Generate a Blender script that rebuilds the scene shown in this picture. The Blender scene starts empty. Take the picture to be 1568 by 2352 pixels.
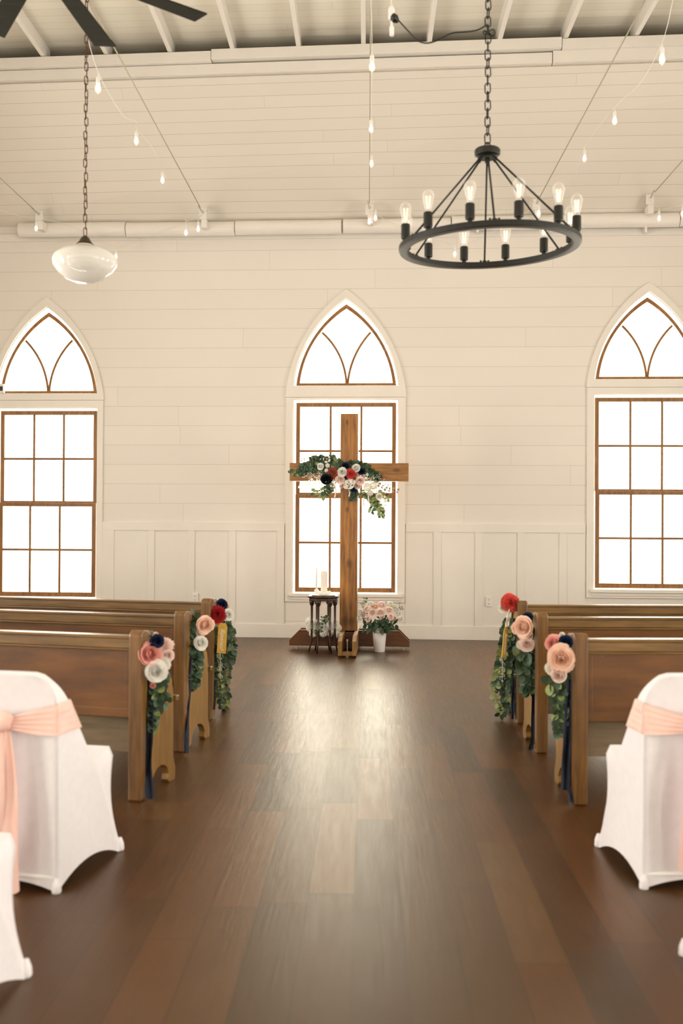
import bpy, bmesh, math, random
from mathutils import Vector, Matrix, Euler
from mathutils.geometry import tessellate_polygon
PI = math.pi
S = bpy.context.scene
COL = S.collection

# ------------------------------------------------------------------ camera
CAM_Z = 1.45
F = 2352 * 35 / 36
YAW = math.radians(3.2); PITCH = math.radians(0.35); ROLL = 0.0055
cam_d = bpy.data.cameras.new('camera'); cam = bpy.data.objects.new('camera', cam_d); COL.objects.link(cam)
cam_d.sensor_fit = 'VERTICAL'; cam_d.sensor_height = 36; cam_d.sensor_width = 24; cam_d.lens = 35
RM = (Matrix.Rotation(YAW, 3, 'Z') @ Matrix.Rotation(PI / 2 + PITCH, 3, 'X') @ Matrix.Rotation(ROLL, 3, 'Z'))
cam.matrix_world = Matrix.Translation((0, 0, CAM_Z)) @ RM.to_4x4()
cam_d.clip_start = 0.05
cam_d.dof.use_dof = True; cam_d.dof.focus_distance = 11.0; cam_d.dof.aperture_fstop = 2.2
S.camera = cam
CP = Vector((0, 0, CAM_Z))
def ray(px, py):
    return RM @ Vector(((px - 784) / F, -(py - 1176) / F, -1))
def U(px, py, Y):                       # point at distance Y along the nave
    r = ray(px, py); return CP + r * (Y / r.y)
def G(px, py, z=0.0):                   # point at height z
    r = ray(px, py); return CP + r * ((z - CAM_Z) / r.z)

# ------------------------------------------------------------------ exposure, world, daylight
S.view_settings.view_transform = 'Standard'; S.view_settings.look = 'None'
S.view_settings.gamma = 1.0; S.view_settings.use_curve_mapping = False
S.view_settings.exposure = 0.2
WORLD_STRENGTH = 3.8
SIDE_POWER = 122
REAR_POWER = 165
FRONT_POWER = 130
w = bpy.data.worlds.new('world'); S.world = w; w.use_nodes = True
bg = w.node_tree.nodes['Background']; bg.inputs[0].default_value = (1.0, 0.925, 0.74, 1); bg.inputs[1].default_value = WORLD_STRENGTH

WALL_Y = 12.0
HALF_W = 5.7
REAR_Y = -6.0
SIDE_WIN = [(-4.6, 0.5), (-1.4, 0.5), (1.8, 0.5), (5.0, 0.5), (8.2, 0.5)]     # centre Y of the nave's side windows
def area(name, loc, rot, sx, sy, power, col=(1.0, 0.96, 0.9)):
    l = bpy.data.lights.new(name, 'AREA'); l.shape = 'RECTANGLE'; l.size = sx; l.size_y = sy; l.energy = power; l.color = col
    o = bpy.data.objects.new(name, l); COL.objects.link(o); o.location = loc; o.rotation_euler = rot
    return o
for s in (-1, 1):
    for yc, _ in SIDE_WIN:
        area('daylight_side', (s * (HALF_W + 0.6), yc, 2.15), (0, s * (PI / 2 + 0.22), 0), 3.0, 1.3, SIDE_POWER)
for xc in (-3.4, 0, 3.4):
    area('daylight_rear', (xc, REAR_Y - 0.28, 2.3), (PI / 2, 0, PI), 1.8, 3.2, REAR_POWER, (0.97, 0.96, 1.0))

# ------------------------------------------------------------------ helpers
def obj(name, bm, m, parent=None, smooth=False, world=True, bevel=0, sub=0):
    me = bpy.data.meshes.new(name)
    if parent is not None and world:
        t = parent_origin(parent)
        bmesh.ops.translate(bm, verts=bm.verts, vec=-t)
    bm.to_mesh(me); bm.free()
    for mm in (m if isinstance(m, (list, tuple)) else [m]): me.materials.append(mm)
    if smooth:
        for p in me.polygons: p.use_smooth = True
    o = bpy.data.objects.new(name, me); COL.objects.link(o)
    if parent is not None: o.parent = parent
    if bevel:
        b = o.modifiers.new('bevel', 'BEVEL'); b.width = bevel; b.segments = 2; b.limit_method = 'ANGLE'; b.angle_limit = 0.7
    if sub:
        b = o.modifiers.new('sub', 'SUBSURF'); b.levels = sub; b.render_levels = sub
    return o
def parent_origin(p):
    t = Vector((0, 0, 0))
    while p is not None:
        t += p.location; p = p.parent
    return t
def thing(name, label, cat, loc=(0, 0, 0), rotz=0, group=None):
    o = bpy.data.objects.new(name, None); COL.objects.link(o)
    o.empty_display_size = 0.1
    o.location = loc; o.rotation_euler = (0, 0, rotz)
    tag(o, label, cat, group); return o
def tag(o, label, cat, group=None):
    o['label'] = label; o['category'] = cat
    if group: o['group'] = group
    return o
def struct(name, bm, m, label, cat, **k):
    o = obj(name, bm, m, **k); o['kind'] = 'structure'; tag(o, label, cat); return o
def sthing(name, label, cat, loc=(0, 0, 0)):
    o = thing(name, label, cat, loc); o['kind'] = 'structure'; return o
def NB(): return bmesh.new()
def box(bm, x0, x1, y0, y1, z0, z1):
    v = [bm.verts.new((x, y, z)) for x in (x0, x1) for y in (y0, y1) for z in (z0, z1)]
    for f in ((0, 1, 3, 2), (4, 6, 7, 5), (0, 4, 5, 1), (2, 3, 7, 6), (0, 2, 6, 4), (1, 5, 7, 3)):
        bm.faces.new([v[i] for i in f])
    bmesh.ops.recalc_face_normals(bm, faces=bm.faces[-6:])
    return v
def prism(bm, outer, holes, f0, f1):
    """2D outline with holes; f0/f1 map (a,b) to 3D front and back."""
    loops = [outer] + list(holes)
    flat = [p for l in loops for p in l]
    tris = tessellate_polygon([[Vector((p[0], p[1], 0)) for p in l] for l in loops])
    A = [bm.verts.new(f0(*p)) for p in flat]; B = [bm.verts.new(f1(*p)) for p in flat]
    fs = []
    for t in tris:
        if len(set(t)) == 3:
            try:
                fs.append(bm.faces.new([A[i] for i in t])); fs.append(bm.faces.new([B[i] for i in reversed(t)]))
            except ValueError: pass
    k = 0
    for l in loops:
        n = len(l)
        for i in range(n):
            a, b = k + i, k + (i + 1) % n
            fs.append(bm.faces.new((A[a], A[b], B[b], B[a])))
        k += n
    bmesh.ops.recalc_face_normals(bm, faces=fs)
def tube(bm, pts, r, n=8, closed=False, caps=True):
    pts = [Vector(p) for p in pts]; m = len(pts)
    rs = r if isinstance(r, (list, tuple)) else [r] * m
    rings = []; up = None
    for i, p in enumerate(pts):
        if closed: d = pts[(i + 1) % m] - pts[(i - 1) % m]
        else: d = pts[min(i + 1, m - 1)] - pts[max(i - 1, 0)]
        d.normalize()
        if up is None:
            up = Vector((0, 0, 1)) if abs(d.z) < 0.9 else Vector((1, 0, 0))
        a = up - d * up.dot(d)
        if a.length < 1e-4: a = d.orthogonal()
        a.normalize(); b = d.cross(a); up = a
        rings.append([bm.verts.new(p + (a * math.cos(2 * PI * j / n) + b * math.sin(2 * PI * j / n)) * rs[i]) for j in range(n)])
    for i in range(m if closed else m - 1):
        A, B = rings[i], rings[(i + 1) % m]
        for j in range(n):
            bm.faces.new((A[j], A[(j + 1) % n], B[(j + 1) % n], B[j]))
    if caps and not closed:
        bm.faces.new(list(reversed(rings[0]))); bm.faces.new(rings[-1])
def lathe(bm, prof, c=(0, 0, 0), n=24, cap0=True, cap1=True, sx=1, sy=1, phase=0):
    rings = []
    for r, z in prof:
        rings.append([bm.verts.new((c[0] + sx * r * math.cos(2 * PI * j / n + phase), c[1] + sy * r * math.sin(2 * PI * j / n + phase), c[2] + z)) for j in range(n)])
    fs = []
    for A, B in zip(rings, rings[1:]):
        for j in range(n): fs.append(bm.faces.new((A[j], A[(j + 1) % n], B[(j + 1) % n], B[j])))
    if cap0: fs.append(bm.faces.new(list(reversed(rings[0]))))
    if cap1: fs.append(bm.faces.new(rings[-1]))
    return fs
def grid(bm, fn, nu, nv, mi=0):
    V = [[bm.verts.new(fn(i / nu, j / nv)) for j in range(nv + 1)] for i in range(nu + 1)]
    for i in range(nu):
        for j in range(nv):
            f = bm.faces.new((V[i][j], V[i + 1][j], V[i + 1][j + 1], V[i][j + 1])); f.material_index = mi; f.smooth = True
def arc3(a, b, c, n):
    """points on the circle through a, b, c, from a to c"""
    (ax, ay), (bx, by), (cx, cy) = a, b, c
    d = 2 * (ax * (by - cy) + bx * (cy - ay) + cx * (ay - by))
    ux = ((ax * ax + ay * ay) * (by - cy) + (bx * bx + by * by) * (cy - ay) + (cx * cx + cy * cy) * (ay - by)) / d
    uy = ((ax * ax + ay * ay) * (cx - bx) + (bx * bx + by * by) * (ax - cx) + (cx * cx + cy * cy) * (bx - ax)) / d
    r = math.hypot(ax - ux, ay - uy)
    t0 = math.atan2(ay - uy, ax - ux); t1 = math.atan2(cy - uy, cx - ux); tb = math.atan2(by - uy, bx - ux)
    def norm(t, ref):
        while t - ref > PI: t -= 2 * PI
        while t - ref < -PI: t += 2 * PI
        return t
    t1 = norm(t1, t0)
    return [(ux + r * math.cos(t0 + (t1 - t0) * i / n), uy + r * math.sin(t0 + (t1 - t0) * i / n)) for i in range(n + 1)]

# ------------------------------------------------------------------ materials
def mat(name, col, rough=0.5, metal=0.0, spec=0.5, **k):
    m = bpy.data.materials.new(name); m.use_nodes = True
    b = m.node_tree.nodes['Principled BSDF']
    b.inputs['Base Color'].default_value = (*col, 1); b.inputs['Roughness'].default_value = rough
    b.inputs['Metallic'].default_value = metal; b.inputs['Specular IOR Level'].default_value = spec
    for kk, v in k.items(): b.inputs[kk].default_value = v
    return m
def srgb(r, g, b):
    return tuple(((c / 255) / 12.92 if c / 255 <= 0.04045 else ((c / 255 + 0.055) / 1.055) ** 2.4) for c in (r, g, b))
class NT:
    def __init__(s, m): s.t = m.node_tree; s.b = s.t.nodes['Principled BSDF']
    def n(s, typ, **k):
        x = s.t.nodes.new(typ)
        for a, v in k.items(): setattr(x, a, v)
        return x
    def l(s, a, b): s.t.links.new(a, b)
    def math(s, op, a, b=None, c=None):
        x = s.n('ShaderNodeMath', operation=op)
        for i, v in enumerate((a, b, c)):
            if v is None: continue
            if isinstance(v, (int, float)): x.inputs[i].default_value = v
            else: s.l(v, x.inputs[i])
        return x.outputs[0]
    def mix(s, f, a, b, blend='MIX'):
        x = s.n('ShaderNodeMix', data_type='RGBA', blend_type=blend)
        for i, v in ((0, f), (6, a), (7, b)):
            if isinstance(v, (int, float)): x.inputs[i].default_value = v
            elif isinstance(v, tuple): x.inputs[i].default_value = (*v, 1) if len(v) == 3 else v
            else: s.l(v, x.inputs[i])
        return x.outputs[2]
    def ramp(s, f, stops):
        x = s.n('ShaderNodeValToRGB'); e = x.color_ramp.elements
        e[0].position, e[0].color = stops[0][0], (*stops[0][1], 1)
        e[1].position, e[1].color = stops[-1][0], (*stops[-1][1], 1)
        for p, c in stops[1:-1]:
            q = e.new(p); q.color = (*c, 1)
        s.l(f, x.inputs[0]); return x.outputs[0]
    def noise(s, vec, scale, detail=4, rough=0.55):
        x = s.n('ShaderNodeTexNoise'); x.inputs['Scale'].default_value = scale; x.inputs['Detail'].default_value = detail
        x.inputs['Roughness'].default_value = rough
        if vec is not None: s.l(vec, x.inputs['Vector'])
        return x.outputs['Fac']
    def white(s, vec=None, w=None):
        x = s.n('ShaderNodeTexWhiteNoise', noise_dimensions='2D' if vec is not None else '1D')
        if vec is not None: s.l(vec, x.inputs['Vector'])
        else: s.l(w, x.inputs['W'])
        return x.outputs['Value']
    def bump(s, h, strength, dist=0.01):
        x = s.n('ShaderNodeBump'); x.inputs['Strength'].default_value = strength; x.inputs['Distance'].default_value = dist
        s.l(h, x.inputs['Height']); s.l(x.outputs[0], s.b.inputs['Normal'])

PAINT = (0.80, 0.755, 0.70)
def shiplap(name, axis, a0, spacing, length=3.6, w=0.004, col=PAINT, rough=0.42, gap=0.45, seed=0.0, var=0.03):
    m = mat(name, col, rough); T = NT(m)
    tc = T.n('ShaderNodeTexCoord'); sp = T.n('ShaderNodeSeparateXYZ'); T.l(tc.outputs['Object'], sp.inputs[0])
    a = sp.outputs[axis]; x = sp.outputs[0]
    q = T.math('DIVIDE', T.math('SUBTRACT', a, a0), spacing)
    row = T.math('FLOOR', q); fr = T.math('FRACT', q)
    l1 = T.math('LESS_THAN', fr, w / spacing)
    off = T.white(w=T.math('ADD', row, seed))
    jx = T.math('ADD', T.math('DIVIDE', x, length), T.math('MULTIPLY', off, 7.3))
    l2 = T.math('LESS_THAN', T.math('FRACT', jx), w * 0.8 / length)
    cell = T.math('FLOOR', jx)
    cv = T.n('ShaderNodeCombineXYZ'); T.l(row, cv.inputs[0]); T.l(cell, cv.inputs[1])
    rnd = T.white(vec=cv.outputs[0])
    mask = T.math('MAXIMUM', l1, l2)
    nz = T.noise(tc.outputs['Object'], 1.7, 5)
    v = T.math('ADD', T.math('MULTIPLY', T.math('SUBTRACT', rnd, 0.5), var), T.math('MULTIPLY', T.math('SUBTRACT', nz, 0.5), 0.05))
    base = T.mix(T.math('ADD', 0.5, T.math('MULTIPLY', v, 5)), tuple(c * 0.9 for c in col), tuple(min(1, c * 1.08) for c in col))
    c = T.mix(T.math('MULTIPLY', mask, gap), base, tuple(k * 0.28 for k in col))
    T.l(c, T.b.inputs['Base Color'])
    st = T.n('ShaderNodeMapping'); st.inputs['Scale'].default_value = (2, 2, 40); T.l(tc.outputs['Object'], st.inputs[0])
    h = T.math('SUBTRACT', T.math('MULTIPLY', T.noise(st.outputs[0], 2.0, 3), 0.12), mask)
    T.bump(h, 0.5, 0.004)
    return m
def wood(name, c1, c2, axis=0, scale=3.0, rough=0.45, stretch=14, knots=None, bump=0.25, coat=0.0, wear=None):
    m = mat(name, c1, rough); T = NT(m)
    tc = T.n('ShaderNodeTexCoord'); mp = T.n('ShaderNodeMapping')
    sc = [stretch] * 3; sc[axis] = 1.0; mp.inputs['Scale'].default_value = sc
    oi = T.n('ShaderNodeObjectInfo'); va = T.n('ShaderNodeVectorMath', operation='ADD')
    vm = T.n('ShaderNodeVectorMath', operation='SCALE'); T.l(oi.outputs['Random'], vm.inputs['Scale']); vm.inputs[0].default_value = (7, 5, 9)
    T.l(tc.outputs['Object'], va.inputs[0]); T.l(vm.outputs[0], va.inputs[1]); T.l(va.outputs[0], mp.inputs[0])
    g = T.noise(mp.outputs[0], scale, 8, 0.62)
    big = T.noise(va.outputs[0], 2.2, 3)
    f = T.math('ADD', T.math('MULTIPLY', g, 0.75), T.math('MULTIPLY', big, 0.35))
    c = T.ramp(f, [(0.36, c1), (0.54, tuple((a + b) / 2 for a, b in zip(c1, c2))), (0.72, c2)])
    if wear:
        wn = T.noise(va.outputs[0], 5.5, 6, 0.7)
        c = T.mix(T.math('MULTIPLY', T.math('GREATER_THAN', wn, 0.66), 0.6), c, wear)
    if knots:
        for kx, kz, kr in knots:
            spx = T.n('ShaderNodeSeparateXYZ'); T.l(tc.outputs['Object'], spx.inputs[0])
            dx = T.math('MULTIPLY', T.math('SUBTRACT', spx.outputs[0], kx), 1.0 if axis == 2 else 0.62)
            dz = T.math('MULTIPLY', T.math('SUBTRACT', spx.outputs[2], kz), 0.62 if axis == 2 else 1.0)
            d = T.math('SQRT', T.math('ADD', T.math('MULTIPLY', dx, dx), T.math('MULTIPLY', dz, dz)))
            dn = T.math('ADD', d, T.math('MULTIPLY', T.math('SUBTRACT', T.noise(tc.outputs['Object'], 14, 3), 0.5), kr * 0.5))
            rings = T.math('ADD', T.math('MULTIPLY', T.math('SINE', T.math('MULTIPLY', dn, 36.0 / kr * 0.5)), 0.5), 0.5)
            k = T.n('ShaderNodeMapRange'); T.l(dn, k.inputs[0]); k.inputs[1].default_value = kr * 0.35; k.inputs[2].default_value = kr * 1.5
            k.inputs[3].default_value = 0.9; k.inputs[4].default_value = 0.0
            c = T.mix(T.math('MULTIPLY', k.outputs[0], T.math('ADD', 0.45, T.math('MULTIPLY', rings, 0.5))), c, tuple(x * 0.28 for x in c1))
    T.l(c, T.b.inputs['Base Color'])
    if coat: T.b.inputs['Coat Weight'].default_value = coat; T.b.inputs['Coat Roughness'].default_value = 0.25
    T.bump(g, bump, 0.004)
    return m

def noisy(name, c1, c2, scale=8, rough=0.6, bump=0.2, **k):
    m = mat(name, c1, rough, **k); T = NT(m)
    tc = T.n('ShaderNodeTexCoord'); n = T.noise(tc.outputs['Object'], scale, 5)
    T.l(T.ramp(n, [(0.3, c1), (0.7, c2)]), T.b.inputs['Base Color'])
    T.bump(n, bump, 0.003); return m

FLOOR_ROT = math.radians(1.7)
def floor_material():
    m = mat('plank_floor', (0.2, 0.14, 0.08), 0.36); T = NT(m)
    tc = T.n('ShaderNodeTexCoord'); mp = T.n('ShaderNodeMapping'); mp.inputs['Rotation'].default_value = (0, 0, -FLOOR_ROT)
    T.l(tc.outputs['Object'], mp.inputs[0])
    sp = T.n('ShaderNodeSeparateXYZ'); T.l(mp.outputs[0], sp.inputs[0])
    W, L = 0.178, 1.22
    qx = T.math('DIVIDE', T.math('ADD', sp.outputs[0], 0.045), W); row = T.math('FLOOR', qx); fx = T.math('FRACT', qx)
    off = T.white(w=T.math('ADD', row, 3.7))
    qy = T.math('ADD', T.math('DIVIDE', sp.outputs[1], L), T.math('MULTIPLY', off, 5.0)); cell = T.math('FLOOR', qy); fy = T.math('FRACT', qy)
    cv = T.n('ShaderNodeCombineXYZ'); T.l(row, cv.inputs[0]); T.l(cell, cv.inputs[1])
    rnd = T.white(vec=cv.outputs[0])
    gap = T.math('MAXIMUM', T.math('LESS_THAN', fx, 0.02), T.math('LESS_THAN', fy, 0.0035))
    sc = T.n('ShaderNodeCombineXYZ')
    T.l(T.math('MULTIPLY', sp.outputs[0], 34.0), sc.inputs[0]); T.l(T.math('MULTIPLY', sp.outputs[1], 2.1), sc.inputs[1]); T.l(T.math('MULTIPLY', rnd, 50), sc.inputs[2])
    g = T.noise(sc.outputs[0], 1.6, 8, 0.65)
    sc2 = T.n('ShaderNodeCombineXYZ')
    T.l(T.math('MULTIPLY', sp.outputs[0], 7.0), sc2.inputs[0]); T.l(T.math('MULTIPLY', sp.outputs[1], 1.6), sc2.inputs[1]); T.l(T.math('MULTIPLY', rnd, 31), sc2.inputs[2])
    blot = T.noise(sc2.outputs[0], 1.3, 4)
    tone = T.ramp(rnd, [(0.0, srgb(44, 26, 14)), (0.2, srgb(94, 58, 28)), (0.4, srgb(56, 42, 24)), (0.6, srgb(108, 70, 36)), (0.8, srgb(70, 42, 22)), (1.0, srgb(112, 84, 48))])
    dark = T.mix(T.math('MULTIPLY', T.math('SUBTRACT', 1.0, blot), 0.6), tone, srgb(38, 24, 16), 'MIX')
    c = T.mix(T.math('MULTIPLY', g, 0.28), dark, srgb(120, 84, 46), 'MIX')
    c = T.mix(T.math('MULTIPLY', gap, 0.8), c, srgb(40, 26, 16))
    c = T.mix(1.0, c, (0.88, 0.76, 0.58), 'MULTIPLY')
    T.l(c, T.b.inputs['Base Color'])
    rr = T.math('ADD', 0.25, T.math('MULTIPLY', g, 0.18)); T.l(rr, T.b.inputs['Roughness'])
    h = T.math('SUBTRACT', T.math('MULTIPLY', g, 0.6), gap)
    T.bump(h, 0.55, 0.0035)
    T.b.inputs['Specular IOR Level'].default_value = 0.42
    T.b.inputs['Specular Tint'].default_value = (1.0, 0.88, 0.62, 1)
    return m

M = {}
M['trim'] = noisy('white_trim_paint', (0.80, 0.76, 0.71), (0.83, 0.79, 0.74), 3, 0.38, 0.05)
M['floor'] = floor_material()
M['sash'] = wood('stained_sash_wood', srgb(112, 72, 34), srgb(158, 112, 62), 2, 4, 0.4, 8)
M['sash_h'] = wood('stained_sash_rail_wood', srgb(112, 72, 34), srgb(158, 112, 62), 0, 4, 0.4, 8)
M['pew'] = wood('pew_wood', srgb(84, 52, 18), srgb(138, 90, 36), 0, 3, 0.4, 12, coat=0.15)
M['pewp'] = wood('pew_panel_wood', srgb(70, 40, 12), srgb(124, 78, 28), 0, 2, 0.42, 5, coat=0.15, wear=srgb(160, 120, 70))
M['pewr'] = wood('pew_rail_wood', srgb(84, 58, 24), srgb(136, 102, 54), 0, 3, 0.36, 16, coat=0.2)
M['pewend'] = wood('pew_end_wood', srgb(116, 82, 32), srgb(160, 120, 58), 2, 3, 0.45, 9)
M['pewpost'] = wood('pew_post_wood', srgb(78, 50, 20), srgb(134, 94, 46), 2, 3, 0.38, 10, coat=0.2)
M['pewgrey'] = wood('bare_grey_board', srgb(108, 92, 70), srgb(140, 122, 96), 0, 3, 0.7, 8)
M['black'] = mat('matt_black_metal', srgb(22, 23, 18), 0.42, 0.2)
M['iron'] = mat('dark_bronze_metal', srgb(52, 44, 36), 0.4, 0.7)
M['rust'] = mat('brown_chain_metal', srgb(92, 60, 40), 0.5, 0.5)
M['fan'] = wood('dark_fan_blade', srgb(24, 24, 15), srgb(42, 40, 28), 0, 4, 0.75, 8)
M['fan'].node_tree.nodes['Principled BSDF'].inputs['Specular IOR Level'].default_value = 0.15
M['darkwood'] = wood('dark_turned_wood', srgb(38, 22, 14), srgb(66, 40, 26), 2, 5, 0.3, 8, coat=0.4)
M['steel'] = mat('galvanised_steel', (0.55, 0.55, 0.52), 0.35, 0.9)
M['wire'] = mat('tie_wire_steel', srgb(165, 158, 135), 0.5, 0.3)
M['cord'] = mat('white_cord', (0.78, 0.75, 0.68), 0.5)
M['plastic'] = mat('white_plastic', (0.85, 0.83, 0.8), 0.35)
M['slot'] = mat('dark_slot', (0.03, 0.03, 0.03), 0.6)
M['brass'] = mat('aged_dark_brass', srgb(70, 62, 44), 0.35, 0.7)
M['enamel'] = mat('white_enamel', (0.86, 0.85, 0.83), 0.25)
M['wax'] = mat('ivory_wax', (0.9, 0.85, 0.75), 0.5, **{'Subsurface Weight': 0.3})
M['lace'] = noisy('white_lace_china', (0.88, 0.85, 0.78), (0.95, 0.93, 0.88), 40, 0.4, 0.5)
M['cover'] = noisy('white_stretch_fabric', (0.80, 0.77, 0.81), (0.84, 0.81, 0.85), 30, 0.7, 0.05)
M['cover'].node_tree.nodes['Principled BSDF'].inputs['Sheen Weight'].default_value = 0.2
M['sash_f'] = noisy('blush_satin_fabric', srgb(246, 200, 188), srgb(250, 214, 204), 14, 0.42, 0.25)
M['navy'] = noisy('navy_ribbon_fabric', srgb(18, 26, 44), srgb(28, 40, 64), 20, 0.7, 0.3)
M['ribbonw'] = mat('ivory_ribbon', (0.85, 0.8, 0.7), 0.5)
M['gold'] = noisy('gold_card', srgb(206, 160, 66), srgb(228, 188, 92), 18, 0.38, 0.1, metal=0.35)
M['ink'] = mat('white_ink', (0.92, 0.9, 0.84), 0.5)
M['stem'] = mat('green_stem', srgb(92, 96, 54), 0.6)
def leafmat(n, a, b):
    m = noisy(n, a, b, 25, 0.5, 0.1)
    return m
M['leaf'] = leafmat('eucalyptus_leaf', srgb(42, 68, 52), srgb(84, 110, 84))
M['leafd'] = leafmat('dark_green_leaf', srgb(30, 52, 32), srgb(60, 84, 52))
M['leafy'] = leafmat('light_green_leaf', srgb(122, 140, 82), srgb(160, 172, 112))
M['berry'] = mat('pink_berry', srgb(190, 140, 130), 0.5)
def petal(n, outer, inner):
    mid = tuple(a * .5 + b * .5 for a, b in zip(inner, outer))
    pr = (noisy(n + '_petal', tuple(c * 0.96 for c in outer), outer, 20, 0.6, 0.1), noisy(n + '_inner_petal', mid, outer, 20, 0.6, 0.1))
    for m in pr:
        t = m.node_tree; b = t.nodes['Principled BSDF']; o = t.nodes['Material Output']
        mx = t.nodes.new('ShaderNodeMixShader'); tl = t.nodes.new('ShaderNodeBsdfTranslucent'); mx.inputs[0].default_value = 0.25
        t.links.new(b.inputs['Base Color'].links[0].from_socket, tl.inputs[0])
        t.links.new(b.outputs[0], mx.inputs[1]); t.links.new(tl.outputs[0], mx.inputs[2]); t.links.new(mx.outputs[0], o.inputs[0])
    return pr
PET = {
    'white': petal('white', (0.96, 0.945, 0.90), (0.94, 0.92, 0.84)),
    'ivory': petal('ivory', (0.93, 0.90, 0.80), (0.88, 0.84, 0.66)),
    'blush': petal('blush', srgb(252, 232, 224), srgb(246, 206, 194)),
    'pink': petal('pink', srgb(242, 180, 170), srgb(218, 110, 104)),
    'peach': petal('peach', srgb(253, 222, 202), srgb(244, 172, 136)),
    'coral': petal('coral', srgb(226, 92, 82), srgb(176, 34, 40)),
    'red': petal('red', srgb(190, 40, 48), srgb(130, 16, 26)),
    'navy': petal('navy', srgb(26, 42, 78), srgb(12, 20, 44)),
    'black': petal('black_blue', srgb(22, 26, 36), srgb(10, 12, 20)),
    'rust': petal('rust', srgb(150, 62, 40), srgb(56, 26, 18)),
}
def glass_shell(name, alpha, tint=(1, 1, 1)):
    m = bpy.data.materials.new(name); m.use_nodes = True; t = m.node_tree; t.nodes.clear()
    o = t.nodes.new('ShaderNodeOutputMaterial'); mx = t.nodes.new('ShaderNodeMixShader'); tr = t.nodes.new('ShaderNodeBsdfTransparent')
    gl = t.nodes.new('ShaderNodeBsdfPrincipled'); gl.inputs['Base Color'].default_value = (0.9, 0.88, 0.84, 1); gl.inputs['Roughness'].default_value = 0.05
    tr.inputs[0].default_value = (*tint, 1)
    lw = t.nodes.new('ShaderNodeLayerWeight'); lw.inputs[0].default_value = 0.25
    ad = t.nodes.new('ShaderNodeMath'); ad.operation = 'MULTIPLY_ADD'; ad.inputs[1].default_value = 0.5; ad.inputs[2].default_value = alpha
    ad.use_clamp = True
    t.links.new(lw.outputs['Facing'], ad.inputs[0]); t.links.new(ad.outputs[0], mx.inputs[0])
    t.links.new(tr.outputs[0], mx.inputs[1]); t.links.new(gl.outputs[0], mx.inputs[2]); t.links.new(mx.outputs[0], o.inputs[0])
    return m
M['glass'] = glass_shell('window_glass', 0.02)
M['bulbglass'] = glass_shell('clear_bulb_glass', 0.10)
M['milk'] = glass_shell('milky_lamp_glass', 0.55)
def emit(name, col, s):
    m = bpy.data.materials.new(name); m.use_nodes = True; b = m.node_tree.nodes['Principled BSDF']
    b.inputs['Base Color'].default_value = (*col, 1); b.inputs['Emission Color'].default_value = (*col, 1); b.inputs['Emission Strength'].default_value = s
    return m
M['glow'] = emit('lit_string_bulb', (1.0, 0.84, 0.70), 5.0)
M['filament'] = emit('warm_filament', (1.0, 0.72, 0.5), 1.6)

# ================================================================== STRUCTURE
WY = WALL_Y
z_lap = U(640, 709.4, WY).z
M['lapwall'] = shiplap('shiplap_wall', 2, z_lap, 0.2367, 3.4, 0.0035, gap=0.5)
z_top = U(800, 512, WY).z                   # where the sloping ceiling springs from the wall
SL = math.radians(43)
BEAM_Y = 10.78
z_beam = U(784, 167, BEAM_Y).z
SL = math.atan2(z_beam - z_top, WY - BEAM_Y)
BT = math.tan(FLOOR_ROT)          # the beam is square to the joists, not quite to the end wall
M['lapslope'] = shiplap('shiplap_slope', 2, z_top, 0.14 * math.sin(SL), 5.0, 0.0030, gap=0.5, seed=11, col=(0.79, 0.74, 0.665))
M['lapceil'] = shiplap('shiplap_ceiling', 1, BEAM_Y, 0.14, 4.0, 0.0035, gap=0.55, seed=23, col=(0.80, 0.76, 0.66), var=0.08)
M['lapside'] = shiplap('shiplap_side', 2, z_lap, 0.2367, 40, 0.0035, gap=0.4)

bm = NB(); box(bm, -HALF_W - 0.3, HALF_W + 0.3, REAR_Y - 0.3, WY + 0.3, -0.1, 0)
struct('floor', bm, M['floor'], 'brown wood plank floor of staggered boards running up the aisle', 'floor')

# windows: lists in photo coordinates, placed on the end wall
WIN = [
    dict(cx=105.5, half=115.5, top=942, bot=1371, meet=1157, h1=1053, h2=1263, base=903, apex=715, apx=110, casx=129.5, castop=683, cbase=920),
    dict(cx=792.5, half=115.5, top=923, bot=1361, meet=1138, h1=1035, h2=1247, base=885, apex=696, apx=788, casx=139, castop=664, cbase=913),
    dict(cx=1487.5, half=115.5, top=911, bot=1352, meet=1130, h1=1023, h2=1237, base=870, apex=680, apx=1484, casx=139, castop=648, cbase=890),
]
K = WY / F * 1.0035
def arch_poly(xl, xr, zb, za, n=14, bulge=1.0):
    """closed outline: base left -> base right -> apex; pointed arch whose sides lean in a little at the base"""
    xm = (xl + xr) / 2; h = za - zb; wd = (xr - xl) / 2
    a = arc3((xr, zb), (xm + wd * 0.55, zb + h * 0.69), (xm, za), n)
    b = [(2 * xm - x, z) for x, z in reversed(a)]
    return a + b[1:]
holes = []
for W_ in WIN:
    c = W_['cx']
    X = U(c, 1140, WY).x; hw = W_['half'] * K
    W_['X'] = X; W_['hw'] = hw
    W_['z1'] = U(c, W_['top'], WY).z; W_['z0'] = U(c, W_['bot'], WY).z
    W_['zm'] = U(c, W_['meet'], WY).z; W_['zh1'] = U(c, W_['h1'], WY).z; W_['zh2'] = U(c, W_['h2'], WY).z
    W_['zb'] = U(c, W_['base'], WY).z; W_['za'] = U(c, W_['apex'], WY).z
    W_['zct'] = U(c, W_['castop'], WY).z; W_['zcb'] = U(c, W_['cbase'], WY).z
    e = 0.022
    holes.append([(X - hw - e, W_['z0'] - 0.01), (X + hw + e, W_['z0'] - 0.01), (X + hw + e, W_['z1'] + e), (X - hw - e, W_['z1'] + e)])
    holes.append(arch_poly(X - hw - e, X + hw + e, W_['zb'] - 0.005, W_['za'] + 0.045))
TH = 0.16
bm = NB()
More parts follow.
